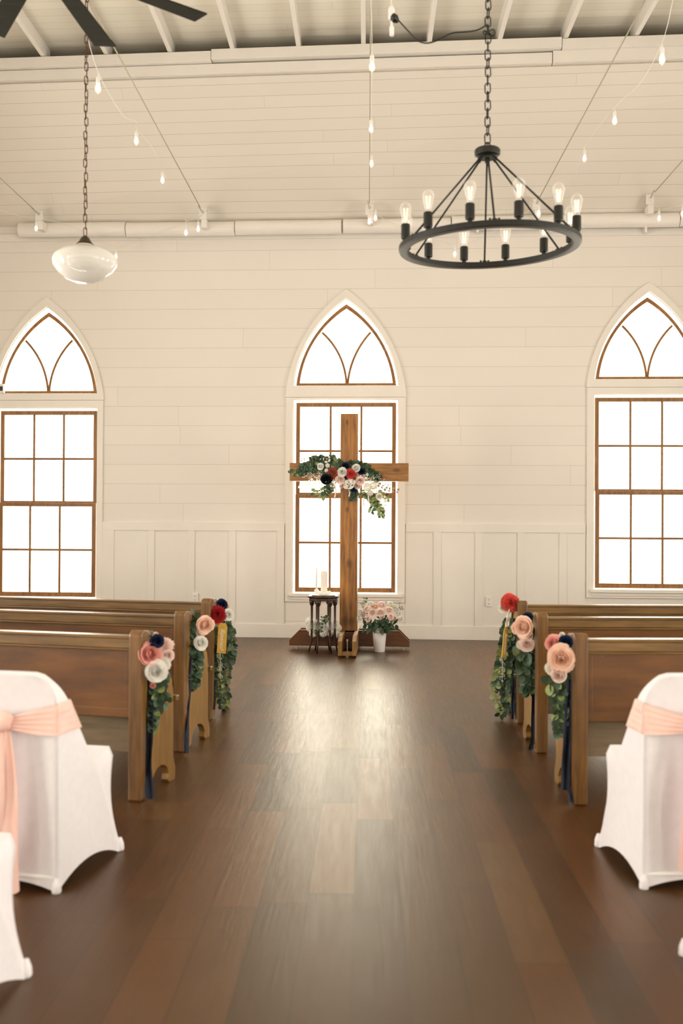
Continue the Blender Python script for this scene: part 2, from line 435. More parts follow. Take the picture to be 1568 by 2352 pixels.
prism(bm, [(-HALF_W - 0.3, -0.1), (HALF_W + 0.3, -0.1), (HALF_W + 0.3, 6.9), (-HALF_W - 0.3, 6.9)], holes, lambda a, b: (a, WY, b), lambda a, b: (a, WY + TH, b))
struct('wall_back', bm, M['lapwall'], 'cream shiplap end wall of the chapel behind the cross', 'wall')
bm = NB()      # side walls with tall window openings
for s, nm in ((-1, 'left'), (1, 'right')):
    bm = NB()
    hs = [[(yc - 0.6, 0.75), (yc + 0.6, 0.75), (yc + 0.6, 3.65), (yc - 0.6, 3.65)] for yc, _ in SIDE_WIN]
    prism(bm, [(REAR_Y - 0.3, -0.1), (WY + 0.3, -0.1), (WY + 0.3, 6.9), (REAR_Y - 0.3, 6.9)], hs, lambda a, b: (s * HALF_W, a, b), lambda a, b: (s * (HALF_W + 0.2), a, b))
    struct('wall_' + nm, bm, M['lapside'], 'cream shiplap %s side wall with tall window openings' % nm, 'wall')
bm = NB()
hs = [[(xc - 0.85, 0.7), (xc + 0.85, 0.7), (xc + 0.85, 3.9), (xc - 0.85, 3.9)] for xc in (-3.4, 0, 3.4)]
prism(bm, [(-HALF_W - 0.3, -0.1), (HALF_W + 0.3, -0.1), (HALF_W + 0.3, 6.9), (-HALF_W - 0.3, 6.9)], hs, lambda a, b: (a, REAR_Y, b), lambda a, b: (a, REAR_Y - 0.2, b))
struct('wall_rear', bm, M['lapside'], 'cream entrance wall with tall openings behind the viewer', 'wall')

# sloping ceiling
bm = NB()
n = Vector((0, math.sin(SL), math.cos(SL))) * 0.05
v = [bm.verts.new(p) for p in ((-HALF_W, WY, z_top), (HALF_W, WY, z_top), (HALF_W, BEAM_Y - HALF_W * BT, z_beam), (-HALF_W, BEAM_Y + HALF_W * BT, z_beam))]
v2 = [bm.verts.new(Vector(x.co) + n) for x in v]
bm.faces.new(v); bm.faces.new(list(reversed(v2)))
for i in range(4): bm.faces.new((v[i], v2[i], v2[(i + 1) % 4], v[(i + 1) % 4]))
bmesh.ops.recalc_face_normals(bm, faces=bm.faces)
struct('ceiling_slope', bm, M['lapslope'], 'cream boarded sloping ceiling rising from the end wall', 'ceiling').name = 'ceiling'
# beams: two stacked boards
bh = 0.118
for k, (dy, lab) in enumerate(((0.0, 'lower board of the doubled cream beam under the joists'), (-0.055, 'upper board of the doubled cream beam under the joists'))):
    bm = NB()
    cuts = [-HALF_W, 1.63, HALF_W] if k == 0 else [-HALF_W, -2.05, 1.72, HALF_W]
    for i in range(len(cuts) - 1):
        dz = 0.012 * (i % 2)
        box(bm, cuts[i] + 0.003, cuts[i + 1] - 0.003, BEAM_Y + dy - 0.05 - 0.012 * (i % 2), BEAM_Y + 0.14, z_beam + 0.02 + k * bh + dz * k, z_beam + 0.02 + (k + 1) * bh - 0.006 + dz)
    bmesh.ops.rotate(bm, verts=bm.verts, cent=(0, BEAM_Y, 0), matrix=Matrix.Rotation(-FLOOR_ROT, 3, 'Z'))
    struct('trim_%d' % (k + 1), bm, M['trim'], lab, 'beam', bevel=0.004)
z_j = z_beam + 0.02 + 2 * bh
# joists run along the nave on top of the beam
JH = 0.15
jpx = [-60, 93, 240, 388, 533, 685, 834, 985, 1145, 1295, 1455, 1600]
for i, px in enumerate(jpx):
    p = U(px, 125, BEAM_Y - 0.05)
    bm = NB()
    box(bm, -0.025, 0.025, -(BEAM_Y - REAR_Y) + 0.2, 0.1, 0, JH)
    o = struct('ceiling_joist', bm, M['trim'], 'cream ceiling joist, number %s from the left above the beam' % ['one', 'two', 'three', 'four', 'five', 'six', 'seven', 'eight', 'nine', 'ten', 'eleven', 'twelve'][i], 'joist', bevel=0.004)
    o['label'] = ['cream joist off the left edge above the fan', 'cream joist at the far left under the fan blade', 'cream joist crossing behind the longest fan blade', 'cream joist right of the fan blades', 'cream joist between the fan and the middle of the ceiling',
                  'cream joist left of the central bulb string', 'cream joist just left of the central bulb string and white socket', 'cream joist behind the hanging black cable', 'cream joist right of the chandelier chain', 'second cream joist right of the chandelier chain',
                  'cream joist crossed by the right tie wire', 'cream joist at the right edge beyond the tie wire'][i]
    o['group'] = 'joists above the beam'
    o.location = (p.x, BEAM_Y - 0.02 - p.x * BT, z_j); o.rotation_euler = (0, 0, FLOOR_ROT)
bm = NB(); box(bm, -HALF_W - 0.3, HALF_W + 0.3, REAR_Y - 0.3, WY + 0.3, z_j + JH, z_j + JH + 0.06)
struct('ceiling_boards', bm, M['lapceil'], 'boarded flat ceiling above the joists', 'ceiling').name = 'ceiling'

# half round troughs at the wall top
TR = [(44, 289, 527, 0), (291, 539, 526, 1), (541, 784, 522, 0), (788, 1034, 518, 1), (1037, 1298, 511, 0), (1300, 1558, 506, 1), (1560, 1640, 503, 0)]
for i, (a, b, yc, k) in enumerate(TR):
    c = U((a + b) / 2, yc, WY - 0.1); xa = U(a, yc, WY - 0.1).x; xb = U(b, yc, WY - 0.1).x
    R = 0.088; bm = NB()
    prof = [(R * math.cos(t) * 0.95, R * math.sin(t)) for t in [PI * 0.5 + PI * 0.95 * j / 12 for j in range(13)]]
    inner = [(p[0] * 0.93, p[1] * 0.93) for p in reversed(prof)]
    prism(bm, prof + inner, [], lambda y, z: (xa, c.y + y + 0.02, c.z + z), lambda y, z: (xb, c.y + y + 0.02, c.z + z))
    struct('trim_%d' % (10 + i), bm, M['trim'], ['half round white trough section at the left end of the wall top', 'half round white trough section right of the globe lamp chain', 'half round white trough section left of the middle bracket', 'half round white trough section starting at the middle bracket',
        'half round white trough section behind the chandelier', 'half round white trough section right of the chandelier', 'half round white trough section at the right edge'][i], 'trough')
bm = NB(); zf = U(800, 532, WY).z; zf2 = U(800, 548, WY).z
box(bm, -HALF_W, HALF_W, WY - 0.02, WY + 0.01, zf2, zf)
for px in (436, 516, 601, 778, 1095, 1262, 1478): 
    p = U(px, 525, WY); box(bm, p.x - 0.012, p.x + 0.012, WY - 0.11, WY, p.z - 0.075, p.z + 0.03)
struct('trim_3', bm, M['trim'], 'cream fascia board with small brackets under the wall top troughs', 'fascia')

# wainscot
zr1 = U(450, 1200, WY).z; zr0 = U(450, 1218.5, WY).z; zb1 = U(450, 1431, WY).z
bm = NB()
segs = [(-HALF_W, WIN[0]['X'] - WIN[0]['casx'] * K), (WIN[0]['X'] + WIN[0]['casx'] * K, WIN[1]['X'] - WIN[1]['casx'] * K),
        (WIN[1]['X'] + WIN[1]['casx'] * K, WIN[2]['X'] - WIN[2]['casx'] * K), (WIN[2]['X'] + WIN[2]['casx'] * K, HALF_W)]
for a, b in segs:
    box(bm, a, b, WY - 0.022, WY, zr0, zr1)
    box(bm, a, b, WY - 0.014, WY, zb1, zr0 if False else zb1 + 0.001)
struct('trim_4', bm, M['trim'], 'cream chair rail capping the panelled wainscot', 'rail', bevel=0.003)
bm = NB()
for a, b in segs: box(bm, a, b, WY - 0.008, WY, 0, zr0)
struct('trim_5', bm, M['trim'], 'flat cream backing panels of the wainscot', 'panelling')
bats = [(235, 262), (340, 355), (432, 447), (525, 541), (636, 652), (930, 932), (995, 1012), (1090, 1107), (1187, 1203), (1283, 1300), (-45, -30)]
for i, (a, b) in enumerate(bats):
    if b - a < 5: continue
    xa = U(a, 1320, WY).x; xb = U(b, 1320, WY).x
    if 230 < a < 240: xa = segs[1][0]
    if a == 636: xb = segs[1][1]
    bm = NB(); box(bm, xa, xb, WY - 0.02, WY - 0.004, zb1 - 0.01, zr0 + 0.004)
    struct('trim_%d' % (20 + i), bm, M['trim'], 'cream wainscot batten ' + ['beside the left window', 'second from the left window', 'above the left wall outlet', 'right of the left wall outlet', 'touching the left side of the middle window', '',
        'first right of the middle window', 'left of the right wall outlet', 'right of the right wall outlet', 'nearest the right window', 'at the far left corner'][i], 'batten', bevel=0.002)
bm = NB(); box(bm, -HALF_W, HALF_W, WY - 0.024, WY, 0, zb1)
struct('baseboard_back', bm, M['trim'], 'tall cream baseboard along the end wall', 'baseboard', bevel=0.003)

# windows
def frame_rect(bm, x0, x1, z0, z1, t, y0, y1, tb=None, tt=None):
    tb = tb or t; tt = tt or t
    box(bm, x0, x0 + t, y0, y1, z0, z1); box(bm, x1 - t, x1, y0, y1, z0, z1)
    box(bm, x0 + t, x1 - t, y0, y1, z0, z0 + tb); box(bm, x0 + t, x1 - t, y0, y1, z1 - tt, z1)
labs = ['tall pointed window left of the cross with wooden sashes', 'tall pointed window directly behind the wooden cross', 'tall pointed window right of the cross with wooden sashes']
for i, q in enumerate(WIN):
    X, hw = q['X'], q['hw']; cw = q['casx'] * K
    if i == 0: cw = 0.72
    w_ = sthing('window_%d' % (i + 1), labs[i], 'window', (X, WY, 0))
    # casing round the rectangular light
    bm = NB()
    e = 0.03
    zc0 = q['z0'] - 0.115
    inn = [(X - hw - e, q['z0'] - 0.02), (X + hw + e, q['z0'] - 0.02), (X + hw + e, q['z1'] + e), (X - hw - e, q['z1'] + e)]
    prism(bm, [(X - cw + 0.01, zc0), (X + cw - 0.01, zc0), (X + cw - 0.01, q['zcb']), (X - cw + 0.01, q['zcb'])], [inn], lambda a, b: (a, WY - 0.024, b), lambda a, b: (a, WY + 0.001, b))
    obj('casing', bm, M['trim'], w_, bevel=0.003)
    bm = NB()
    out = arch_poly(X - cw, X + cw, q['zcb'] + 0.002, q['zct'])
    inn = arch_poly(X - hw - e, X + hw + e, q['zb'] - 0.006, q['za'] + 0.052)
    # widen the shoulders of the outer arch
    prism(bm, out, [inn], lambda a, b: (a, WY - 0.028, b), lambda a, b: (a, WY + 0.001, b))
    obj('arch_casing', bm, M['trim'], w_, bevel=0.003)
    bm = NB(); box(bm, X - hw - 0.07, X + hw + 0.09, WY - 0.06, WY + 0.06, q['z0'] - 0.05, q['z0'] - 0.012); box(bm, X - hw - 0.05, X + hw + 0.07, WY - 0.035, WY, q['z0'] - 0.09, q['z0'] - 0.05)
    obj('window_sill', bm, M['trim'], w_, bevel=0.004)
    bm = NB(); t = 0.014   # pale stop bead round the opening
    # sashes
    for nm, za, zb_, y0, dx, st, tb, tt in (('upper_sash', q['zm'] - 0.01, q['z1'], WY + 0.085, 0.0, 0.048, 0.045, 0.05), ('lower_sash', q['z0'], q['zm'] + 0.012, WY + 0.045, -0.012 if i == 0 else 0, 0.05, 0.055, 0.045)):
        s_ = NB()
        st_l = st if nm == 'lower_sash' or i != 2 else 0.03
        frame_rect(s_, X - hw, X + hw, za, zb_, st, y0, y0 + 0.035, tb, tt)
        f = obj(nm, s_, M['sash'], w_, bevel=0.003)
        iw = 2 * (hw - st) / 3; mm = NB()
        for k in (1, 2):
            xx = X - hw + st + iw * k + (dx * 2.5)
            box(mm, xx - 0.013, xx + 0.013, y0 + 0.004, y0 + 0.03, za + tb, zb_ - tt)
        zz = q['zh1'] if nm == 'upper_sash' else q['zh2']
        box(mm, X - hw + st, X + hw - st, y0 + 0.003, y0 + 0.031, zz - 0.013, zz + 0.013)
        obj('muntins', mm, M['sash_h'], f, bevel=0.003)
        g = NB(); box(g, X - hw + 0.03, X + hw - 0.03, y0 + 0.014, y0 + 0.018, za + 0.02, zb_ - 0.02)
        obj('pane', g, M['glass'], f)
    # arched sash
    bm = NB()
    out = arch_poly(X - hw, X + hw, q['zb'], q['za'])
    t = 0.044
    inn = arch_poly(X - hw + t, X + hw - t, q['zb'] + t * 0.8, q['za'] - t * 1.25)
    prism(bm, out, [inn], lambda a, b: (a, WY + 0.06, b), lambda a, b: (a, WY + 0.095, b))
    f = obj('arch_sash', bm, M['sash'], w_, bevel=0.003)
    g = NB(); mid = arch_poly(X - hw + t * 0.5, X + hw - t * 0.5, q['zb'] + t * 0.5, q['za'] - t * 0.6)
    prism(g, mid, [], lambda a, b: (a, WY + 0.075, b), lambda a, b: (a, WY + 0.079, b))
    obj('pane', g, M['glass'], f)
    mm = NB(); h = q['za'] - q['zb']
    for s in (-1, 1):
        xm = X + (0.012 if i == 1 else 0)
        a = arc3((xm + s * 0.008, q['zb'] + 0.03), (xm + s * hw * 0.195, q['zb'] + h * 0.42), (X + s * hw * 0.485, q['zb'] + h * 0.655), 12)
        L = []; R_ = []
        for j, p in enumerate(a):
            d = Vector(a[min(j + 1, 12)]) - Vector(a[max(j - 1, 0)]); nn = Vector((-d.y, d.x)).normalized() * 0.013
            L.append((p[0] + nn.x, p[1] + nn.y)); R_.append((p[0] - nn.x, p[1] - nn.y))
        prism(mm, L + list(reversed(R_)), [], lambda a, b: (a, WY + 0.064, b), lambda a, b: (a, WY + 0.09, b))
    obj('muntins', mm, M['sash_h'], f)
    area('daylight_window', (X, WY + 0.75, (q['z0'] + q['za']) / 2), (-PI / 2, 0, 0), 1.6, 4.2, FRONT_POWER, (1, 0.925, 0.74))
bm = NB(); p = U(6, 893, WY - 0.03); box(bm, p.x - 0.03, p.x + 0.028, WY - 0.07, WY - 0.02, p.z - 0.055, p.z + 0.055)
t_ = thing('alarm_sensor', 'small white sensor box with dark face on the left window arch', 'sensor', (p.x, WY - 0.03, p.z))
obj('housing', bm, M['plastic'], t_, bevel=0.005)
bm = NB(); box(bm, p.x - 0.016, p.x + 0.016, WY - 0.073, WY - 0.069, p.z - 0.03, p.z + 0.025); obj('dark_face', bm, M['slot'], t_)

# outlets
for px, py, lab in ((449, 1373, 'white double wall outlet behind the left front pew end'), (1122, 1381.5, 'white double wall outlet left of the right front pew')):
    p = U(px, py, WY); t_ = thing('wall_outlet', lab, 'outlet', (p.x, WY - 0.02, p.z), group='wall outlets')
    bm = NB(); box(bm, p.x - 0.036, p.x + 0.036, WY - 0.028, WY - 0.008, p.z - 0.06, p.z + 0.06); obj('cover_plate', bm, M['plastic'], t_, bevel=0.003)
    for s in (-1, 1):
        bm = NB(); box(bm, p.x - 0.017, p.x + 0.017, WY - 0.031, WY - 0.028, p.z + s * 0.024 - 0.014, p.z + s * 0.024 + 0.014); so = obj('socket', bm, M['plastic'], t_, bevel=0.002)
        bm = NB()
        for dx in (-0.007, 0.007): box(bm, p.x + dx - 0.0018, p.x + dx + 0.0018, WY - 0.0325, WY - 0.031, p.z + s * 0.024 - 0.003, p.z + s * 0.024 + 0.008)
        box(bm, p.x - 0.003, p.x + 0.003, WY - 0.0325, WY - 0.031, p.z + s * 0.024 - 0.011, p.z + s * 0.024 - 0.006)
        obj('slots', bm, M['slot'], so)

# ================================================================== FLOWERS
rng = random.Random(7)
def petal_patch(bm, ang, half, r, z, curl, mi, zb=0.0, inc=0.0, drop=0.15, frill=0.0, tipw=0.12, nu=6, nv=5):
    ph = rng.random() * 6
    def fn(u, v):
        s = (u - 0.5) * 2
        wv = math.sin(min(1, v * 1.25) * PI / 2) * (1 - tipw * max(0, v - 0.7) / 0.3)
        a = ang + s * half * wv
        rr = r * (v ** 0.5) * (1 + curl * max(0, v - 0.6) * 1.0) * (1 - 0.05 * s * s * v) * (1 - inc * max(0, v - 0.45) ** 1.2)
        zz = zb + z * v * (1 - 0.10 * s * s * v) - curl * r * 0.9 * max(0, v - 0.7) ** 1.3
        if frill: 
            zz += frill * math.sin(s * 9 + ph) * v * v; rr *= 1 + min(0.10, frill * 1.6) * math.sin(s * 8 + ph) * v
        return (rr * math.cos(a), rr * math.sin(a), zz)
    grid(bm, fn, nu, nv, mi)
def flower_bm(kind):
    bm = NB()
    if kind == 'rose':
        layers = [(2, 0.14, 0.92, 0.0, 1.3), (3, 0.26, 0.94, 0.0, 1.1), (3, 0.38, 0.92, 0.0, 0.9), (4, 0.52, 0.88, 0.05, 0.6), (5, 0.68, 0.80, 0.12, 0.25), (6, 0.84, 0.66, 0.2, 0.0), (7, 0.97, 0.46, 0.25, 0.0)]
        for i, (n_, r, z, c, ic) in enumerate(layers):
            a0 = i * 1.1 + rng.random()
            for k in range(n_):
                petal_patch(bm, a0 + 2 * PI * k / n_ + rng.uniform(-.1, .1), PI / n_ * 1.5, r * rng.uniform(0.92, 1.07), z * rng.uniform(0.92, 1.05), c, 1 if i < 3 else 0, frill=0.012, inc=ic)
    elif kind == 'bud':
        for i, (n_, r, z, c) in enumerate([(3, 0.3, 1.1, 0.0), (3, 0.5, 1.12, 0.0), (4, 0.72, 1.02, 0.0), (4, 0.92, 0.86, 0.1)]):
            for k in range(n_): petal_patch(bm, i * 1.3 + 2 * PI * k / n_, PI / n_ * 1.4, r, z, c, 1 if i < 2 else 0, inc=(1.1, .9, .6, .1)[i])
    elif kind == 'carnation':
        for i, (n_, r, z) in enumerate([(6, 0.3, 0.8), (8, 0.48, 0.78), (9, 0.66, 0.66), (10, 0.82, 0.48), (11, 0.98, 0.25)]):
            for k in range(n_): petal_patch(bm, i * 0.7 + 2 * PI * k / n_ + rng.uniform(-.1, .1), PI / n_ * 1.3, r * rng.uniform(.9, 1.08), z, 0.2, 1 if i % 2 == 0 else 0, frill=0.07, tipw=0.0)
    elif kind == 'sunflower':
        for i, (n_, r, z) in enumerate([(13, 0.75, 0.25), (15, 1.0, 0.1)]):
            for k in range(n_): petal_patch(bm, i * 0.25 + 2 * PI * k / n_, PI / n_ * 1.0, r * rng.uniform(.9, 1.1), z, 0.05, 0, tipw=0.95, nu=4, nv=4)
        for i, (n_, r, z) in enumerate([(12, 0.3, 0.3), (14, 0.42, 0.3)]):
            for k in range(n_): petal_patch(bm, i * 0.25 + 2 * PI * k / n_, PI / n_ * 1.0, r, z, 0.05, 1, tipw=0.95, nu=3, nv=3)
    elif kind == 'magnolia':
        for i, (n_, r, z) in enumerate([(4, 0.62, 0.62), (5, 1.0, 0.42)]):
            for k in range(n_): petal_patch(bm, i * 0.6 + 2 * PI * k / n_, PI / n_ * 1.15, r, z, 0.08, 0, drop=-0.12, tipw=0.6)
        for k in range(7): petal_patch(bm, k, 0.5, 0.16, 0.3, 0, 1, nu=3, nv=3)
    elif kind == 'orchid':
        for k in range(5): petal_patch(bm, 2 * PI * k / 5, 0.62, 1.0 * (1 if k else 0.9), 0.12, 0.15, 0, drop=0.12, tipw=0.5)
        for k in range(3): petal_patch(bm, 2 * PI * k / 3, 0.6, 0.25, 0.3, 0, 1, nu=3, nv=3)
    elif kind == 'cluster':      # hydrangea head of small four-petalled florets
        N = 30
        for i in range(N):
            zz = 1 - (i + 0.5) / N * 1.55; rr = math.sqrt(max(0, 1 - zz * zz)); a = i * 2.39996
            nrm = Vector((rr * math.cos(a), rr * math.sin(a), zz)); q = nrm.to_track_quat('Z', 'Y')
            n0 = len(bm.verts)
            for k in range(4): petal_patch(bm, k * PI / 2 + a, 0.7, 0.46 * rng.uniform(.85, 1.2), 0.05, 0.1, 0 if rng.random() < .8 else 1, nu=2, nv=2, tipw=0.4)
            bm.verts.ensure_lookup_table()
            for v in bm.verts[n0:]: v.co = q @ v.co + nrm * 0.72
    bmesh.ops.remove_doubles(bm, verts=bm.verts, dist=0.0005)
    return bm
FL_CACHE = {}
def flower(kind, colour, pos, r, facing, parent, name=None, roll=None):
    key = (kind, colour, rng.randrange(2))
    if key not in FL_CACHE:
        bm = flower_bm(kind); me = bpy.data.meshes.new(kind + '_' + colour); bm.to_mesh(me); bm.free()
        for mm in PET[colour]: me.materials.append(mm)
        FL_CACHE[key] = me
    nm = name or {'rose': 'rose', 'bud': 'rose_bud', 'carnation': 'carnation', 'sunflower': 'sunflower', 'magnolia': 'magnolia', 'orchid': 'orchid', 'cluster': 'hydrangea'}[kind]
    o = bpy.data.objects.new(nm, FL_CACHE[key]); COL.objects.link(o); o.parent = parent
    o.location = Vector(pos) - parent_origin(parent)
    q = Vector(facing).normalized().to_track_quat('Z', 'Y')
    o.rotation_mode = 'QUATERNION'
    from mathutils import Quaternion
    o.rotation_quaternion = q @ Quaternion((0, 0, 1), rng.random() * 6 if roll is None else roll)
    o.scale = (r, r, r)
    return o
def leaf(bm, pos, d, nrm, L, Wd, mi=0, pointed=0.0):
    d = d.normalized(); nrm = (nrm - d * nrm.dot(d)); nrm = nrm.normalized() if nrm.length > 1e-4 else d.orthogonal().normalized()
    s = d.cross(nrm); cup = rng.uniform(0.02, 0.16)
    rows = [(0.0, 0.06), (0.12, 0.62 - pointed * .1), (0.34, 0.97), (0.6, 1.0 - pointed * .15), (0.82, 0.75 - pointed * .3), (0.95, 0.38 - pointed * .25), (1.0, 0.06)]
    prev = None
    for t, wv in rows:
        c = pos + d * (L * t) - nrm * (L * 0.12 * t * t)
        row = [bm.verts.new(c - s * (Wd * wv / 2) + nrm * (Wd * cup * wv)), bm.verts.new(c), bm.verts.new(c + s * (Wd * wv / 2) + nrm * (Wd * cup * wv))]
        if prev:
            for k in range(2):
                f = bm.faces.new((prev[k], prev[k + 1], row[k + 1], row[k])); f.material_index = mi; f.smooth = True
        prev = row
def path_pts(pts, n):
    pts = [Vector(p) for p in pts]; ls = [0]
    for a, b in zip(pts, pts[1:]): ls.append(ls[-1] + (b - a).length)
    out = []
    for i in range(n):
        t = ls[-1] * i / max(1, n - 1)
        for k in range(len(pts) - 1):
            if t <= ls[k + 1] + 1e-9:
                f = (t - ls[k]) / max(1e-9, ls[k + 1] - ls[k]); out.append(pts[k].lerp(pts[k + 1], f)); break
    return out
def strand(bm, pts, size, n, face, spread=0.5, mats=(0, 0, 1), stem_mi=2, pointed=0.0, pair=2, stem_r=0.0016):
    P = path_pts(pts, n)
    k0 = len(bm.faces)
    tube(bm, P, stem_r, 4)
    bm.faces.ensure_lookup_table()
    for f in bm.faces[k0:]: f.material_index = stem_mi
    face = Vector(face).normalized()
    for i, p in enumerate(P):
        t = (P[min(i + 1, n - 1)] - P[max(i - 1, 0)]).normalized()
        side = t.cross(face)
        if side.length < 0.1: side = t.orthogonal()
        side.normalize()
        for k in range(pair):
            sg = 1 if k % 2 == 0 else -1
            d = side * sg * rng.uniform(0.5, 1.1) + t * rng.uniform(0.1, 0.8) + face * rng.uniform(-0.1, 0.5 + spread) + Vector((0, 0, -0.25))
            nr = face + Vector((rng.uniform(-.6, .6), rng.uniform(-.6, .6), rng.uniform(-.4, .7)))
            L = size * rng.uniform(0.7, 1.15)
            leaf(bm, p + side * sg * size * 0.1, d, nr, L, L * (0.85 if pointed == 0 else 0.5) * rng.uniform(.85, 1.1), rng.choice(mats), pointed)
LM = None
def leafmats(): return [M['leaf'], M['leafy'], M['stem'], M['leafd'], M['berry']]
def ribbon(bm, pts, wd, side, thick=0.0012, wave=0.006):
    P = path_pts(pts, 22); side = Vector(side).normalized(); nr = None
    ph = rng.random() * 6
    def fn(u, v):
        i = v * 21; k = min(20, int(i)); p = P[k].lerp(P[k + 1], i - k)
        n_ = side.cross(P[k + 1] - P[k]).normalized()
        return p + side * (u - 0.5) * wd * (1 + .1 * math.sin(v * 7 + ph)) + n_ * (wave * math.sin(v * 13 + ph + u * 2.5) + wd * 0.18 * math.sin(u * 6.3 + ph))
    grid(bm, fn, 8, 22)

# ================================================================== CROSS
CY = 10.95       # front face of the upright
def PX(px, py, Y=CY): return U(px, py, Y)
KC = CY / F * 1.0035
cx0 = PX(780.5, 1250).x; cx1 = PX(820.5, 1250).x; ccx = (cx0 + cx1) / 2
ztop = PX(800, 950).z; zbot = PX(801, 1453).z
arm0 = PX(665, 1085).x; arm1 = PX(938, 1085).x; az1 = PX(801, 1063.5).z; az0 = PX(801, 1105).z
print('cross', ztop, zbot, arm0, arm1)
cross = thing('wooden_cross', 'large stained wooden cross standing before the middle window', 'cross', (ccx, CY + 0.09, 0))
kn = lambda px, py, r: (PX(px, py).x - ccx, PX(px, py).z, r)
M['crossv'] = wood('cross_upright_wood', srgb(96, 56, 14), srgb(184, 126, 62), 2, 3, 0.42, 13, knots=[kn(802, 1295, .030), (kn(797, 1170, .018)), kn(793, 1427, .03), kn(806, 1427, .03), kn(797, 970, .018)], coat=0.1)
M['crossh'] = wood('cross_arm_wood', srgb(96, 56, 14), srgb(186, 128, 62), 0, 3, 0.42, 13, knots=[kn(911, 1080, .024)], coat=0.1)
M['crossb'] = wood('cross_base_wood', srgb(66, 36, 18), srgb(110, 66, 32), 0, 4, 0.45, 8)
M['crossbl'] = wood('cross_base_pale_wood', srgb(120, 84, 44), srgb(160, 120, 70), 2, 4, 0.5, 8)
bm = NB(); box(bm, cx0, cx1, CY, CY + 0.19, zbot - 0.12, ztop); obj('upright', bm, M['crossv'], cross, bevel=0.004)
bm = NB(); box(bm, arm0, arm1, CY - 0.004, CY + 0.15, az0, az1); obj('crossbeam', bm, M['crossh'], cross, bevel=0.004)
# base: doubled side planks with chamfered ends
zb_t = 0.215
xl = U(665, 1470, CY + 0.05).x; xr = U(940, 1470, CY + 0.05).x
def base_plank(y0, y1, lab=None):
    b_ = NB(); c = 0.115
    poly = [(xl, 0.04), (xr, 0.04), (xr, 0.10), (xr - c, zb_t), (xl + c, zb_t), (xl, 0.10)]
    prism(b_, poly, [], lambda a, b: (a, y0, b), lambda a, b: (a, y1, b))
    return obj('base_plank', b_, M['crossb'], cross, bevel=0.003)
base_plank(CY + 0.0, CY + 0.038); base_plank(CY + 0.20, CY + 0.238)
fx0 = PX(776, 1490, 10.35).x; fx1 = PX(818, 1490, 10.35).x
for a, b in ((fx0 + 0.0, fx0 + 0.042), (fx1 - 0.042, fx1)):
    b_ = NB(); prism(b_, [(10.32, 0.02), (CY + 0.6, 0.02), (CY + 0.6, 0.12), (CY + 0.45, zb_t), (10.46, zb_t), (10.32, 0.17)], [], lambda y, z: (a, y, z), lambda y, z: (b, y, z))
    obj('foot_plank', b_, M['crossbl'], cross, bevel=0.003)
b_ = NB(); box(b_, fx0 + 0.042, fx1 - 0.042, 10.33, 10.42, 0.02, 0.055); obj('foot_block', b_, M['crossbl'], cross, bevel=0.003)
b_ = NB(); box(b_, fx0 + 0.042, fx1 - 0.042, CY - 0.03, CY + 0.5, 0.02, 0.2); obj('inner_block', b_, M['crossb'], cross, bevel=0.003)
def bolt(x, y, z0, z1):
    b_ = NB(); lathe(b_, [(0.006, z0 + 0.008), (0.006, z1)], (x, y, 0), 10); lathe(b_, [(0.016, z0), (0.016, z0 + 0.008)], (x, y, 0), 12); lathe(b_, [(0.011, z1 - 0.02), (0.011, z1)], (x, y, 0), 6)
    obj('levelling_bolt', b_, M['steel'], cross)
bolt((fx0 + fx1) / 2, 10.38, 0.0, 0.185); bolt(xr - 0.07, CY + 0.06, 0, 0.1); bolt(xl + 0.08, CY + 0.06, 0, 0.1)

# swag on the cross
SY = CY - 0.06
origin = PX(800, 1085, SY)
swag = thing('floral_swag', 'eucalyptus swag with white, coral, rust and navy flowers on the wooden cross', 'flower arrangement', origin)
KS = SY / F
def P2(cx, cy, dy=0.0): return PX(640 + cx / 5.058, 1020 + cy / 5.058, SY + dy)
SW = [('rose', 'white', 490, 262, 40), ('orchid', 'ivory', 560, 172, 45), ('cluster', 'white', 565, 250, 30), ('cluster', 'white', 555, 308, 28), ('sunflower', 'rust', 625, 338, 76),
      ('rose', 'white', 742, 330, 54), ('carnation', 'coral', 835, 347, 58), ('rose', 'navy', 780, 258, 42), ('rose', 'white', 902, 285, 48), ('rose', 'navy', 962, 320, 40),
      ('rose', 'peach', 905, 366, 27), ('orchid', 'white', 990, 365, 48), ('rose', 'black', 557, 420, 66), ('rose', 'blush', 708, 420, 54), ('bud', 'blush', 718, 500, 26),
      ('magnolia', 'white', 820, 468, 74), ('rose', 'blush', 945, 432, 52), ('rose', 'blush', 915, 488, 42), ('orchid', 'ivory', 628, 462, 46), ('orchid', 'white', 465, 400, 36),
      ('orchid', 'white', 465, 480, 42), ('orchid', 'white', 378, 445, 46), ('orchid', 'ivory', 262, 495, 36), ('cluster', 'ivory', 1030, 500, 52), ('cluster', 'ivory', 1100, 485, 48),
      ('cluster', 'ivory', 1060, 570, 40), ('rose', 'ivory', 1165, 610, 38), ('orchid', 'ivory', 1215, 640, 44), ('rose', 'navy', 870, 525, 38), ('rose', 'navy', 780, 400, 30), ('orchid', 'white', 330, 485, 28)]
for kind, c, x, y, r in SW:
    rr = r / 5.058 * KS
    flower(kind, c, P2(x, y, 0.0 - 0.02 * (r > 50)), rr * 1.05, (rng.uniform(-.3, .3) + (x - 780) / 1500, -1, 0.25 + rng.uniform(-.2, .2)), swag)
bm = NB(); face = (0, -1, 0.1)
def sst(pts, size, n, **k): strand(bm, [P2(a, b, 0.03) for a, b in pts], size * KS, n, face, **k)
sst([(125, 305), (180, 345), (240, 335), (290, 300)], 8, 9)
for _ in range(3): sst([(650, 250), (480, 215 + 30 * _), (330, 250 + 20 * _), (270, 290 + 20 * _)], 12.5, 17, mats=(0, 0, 3))
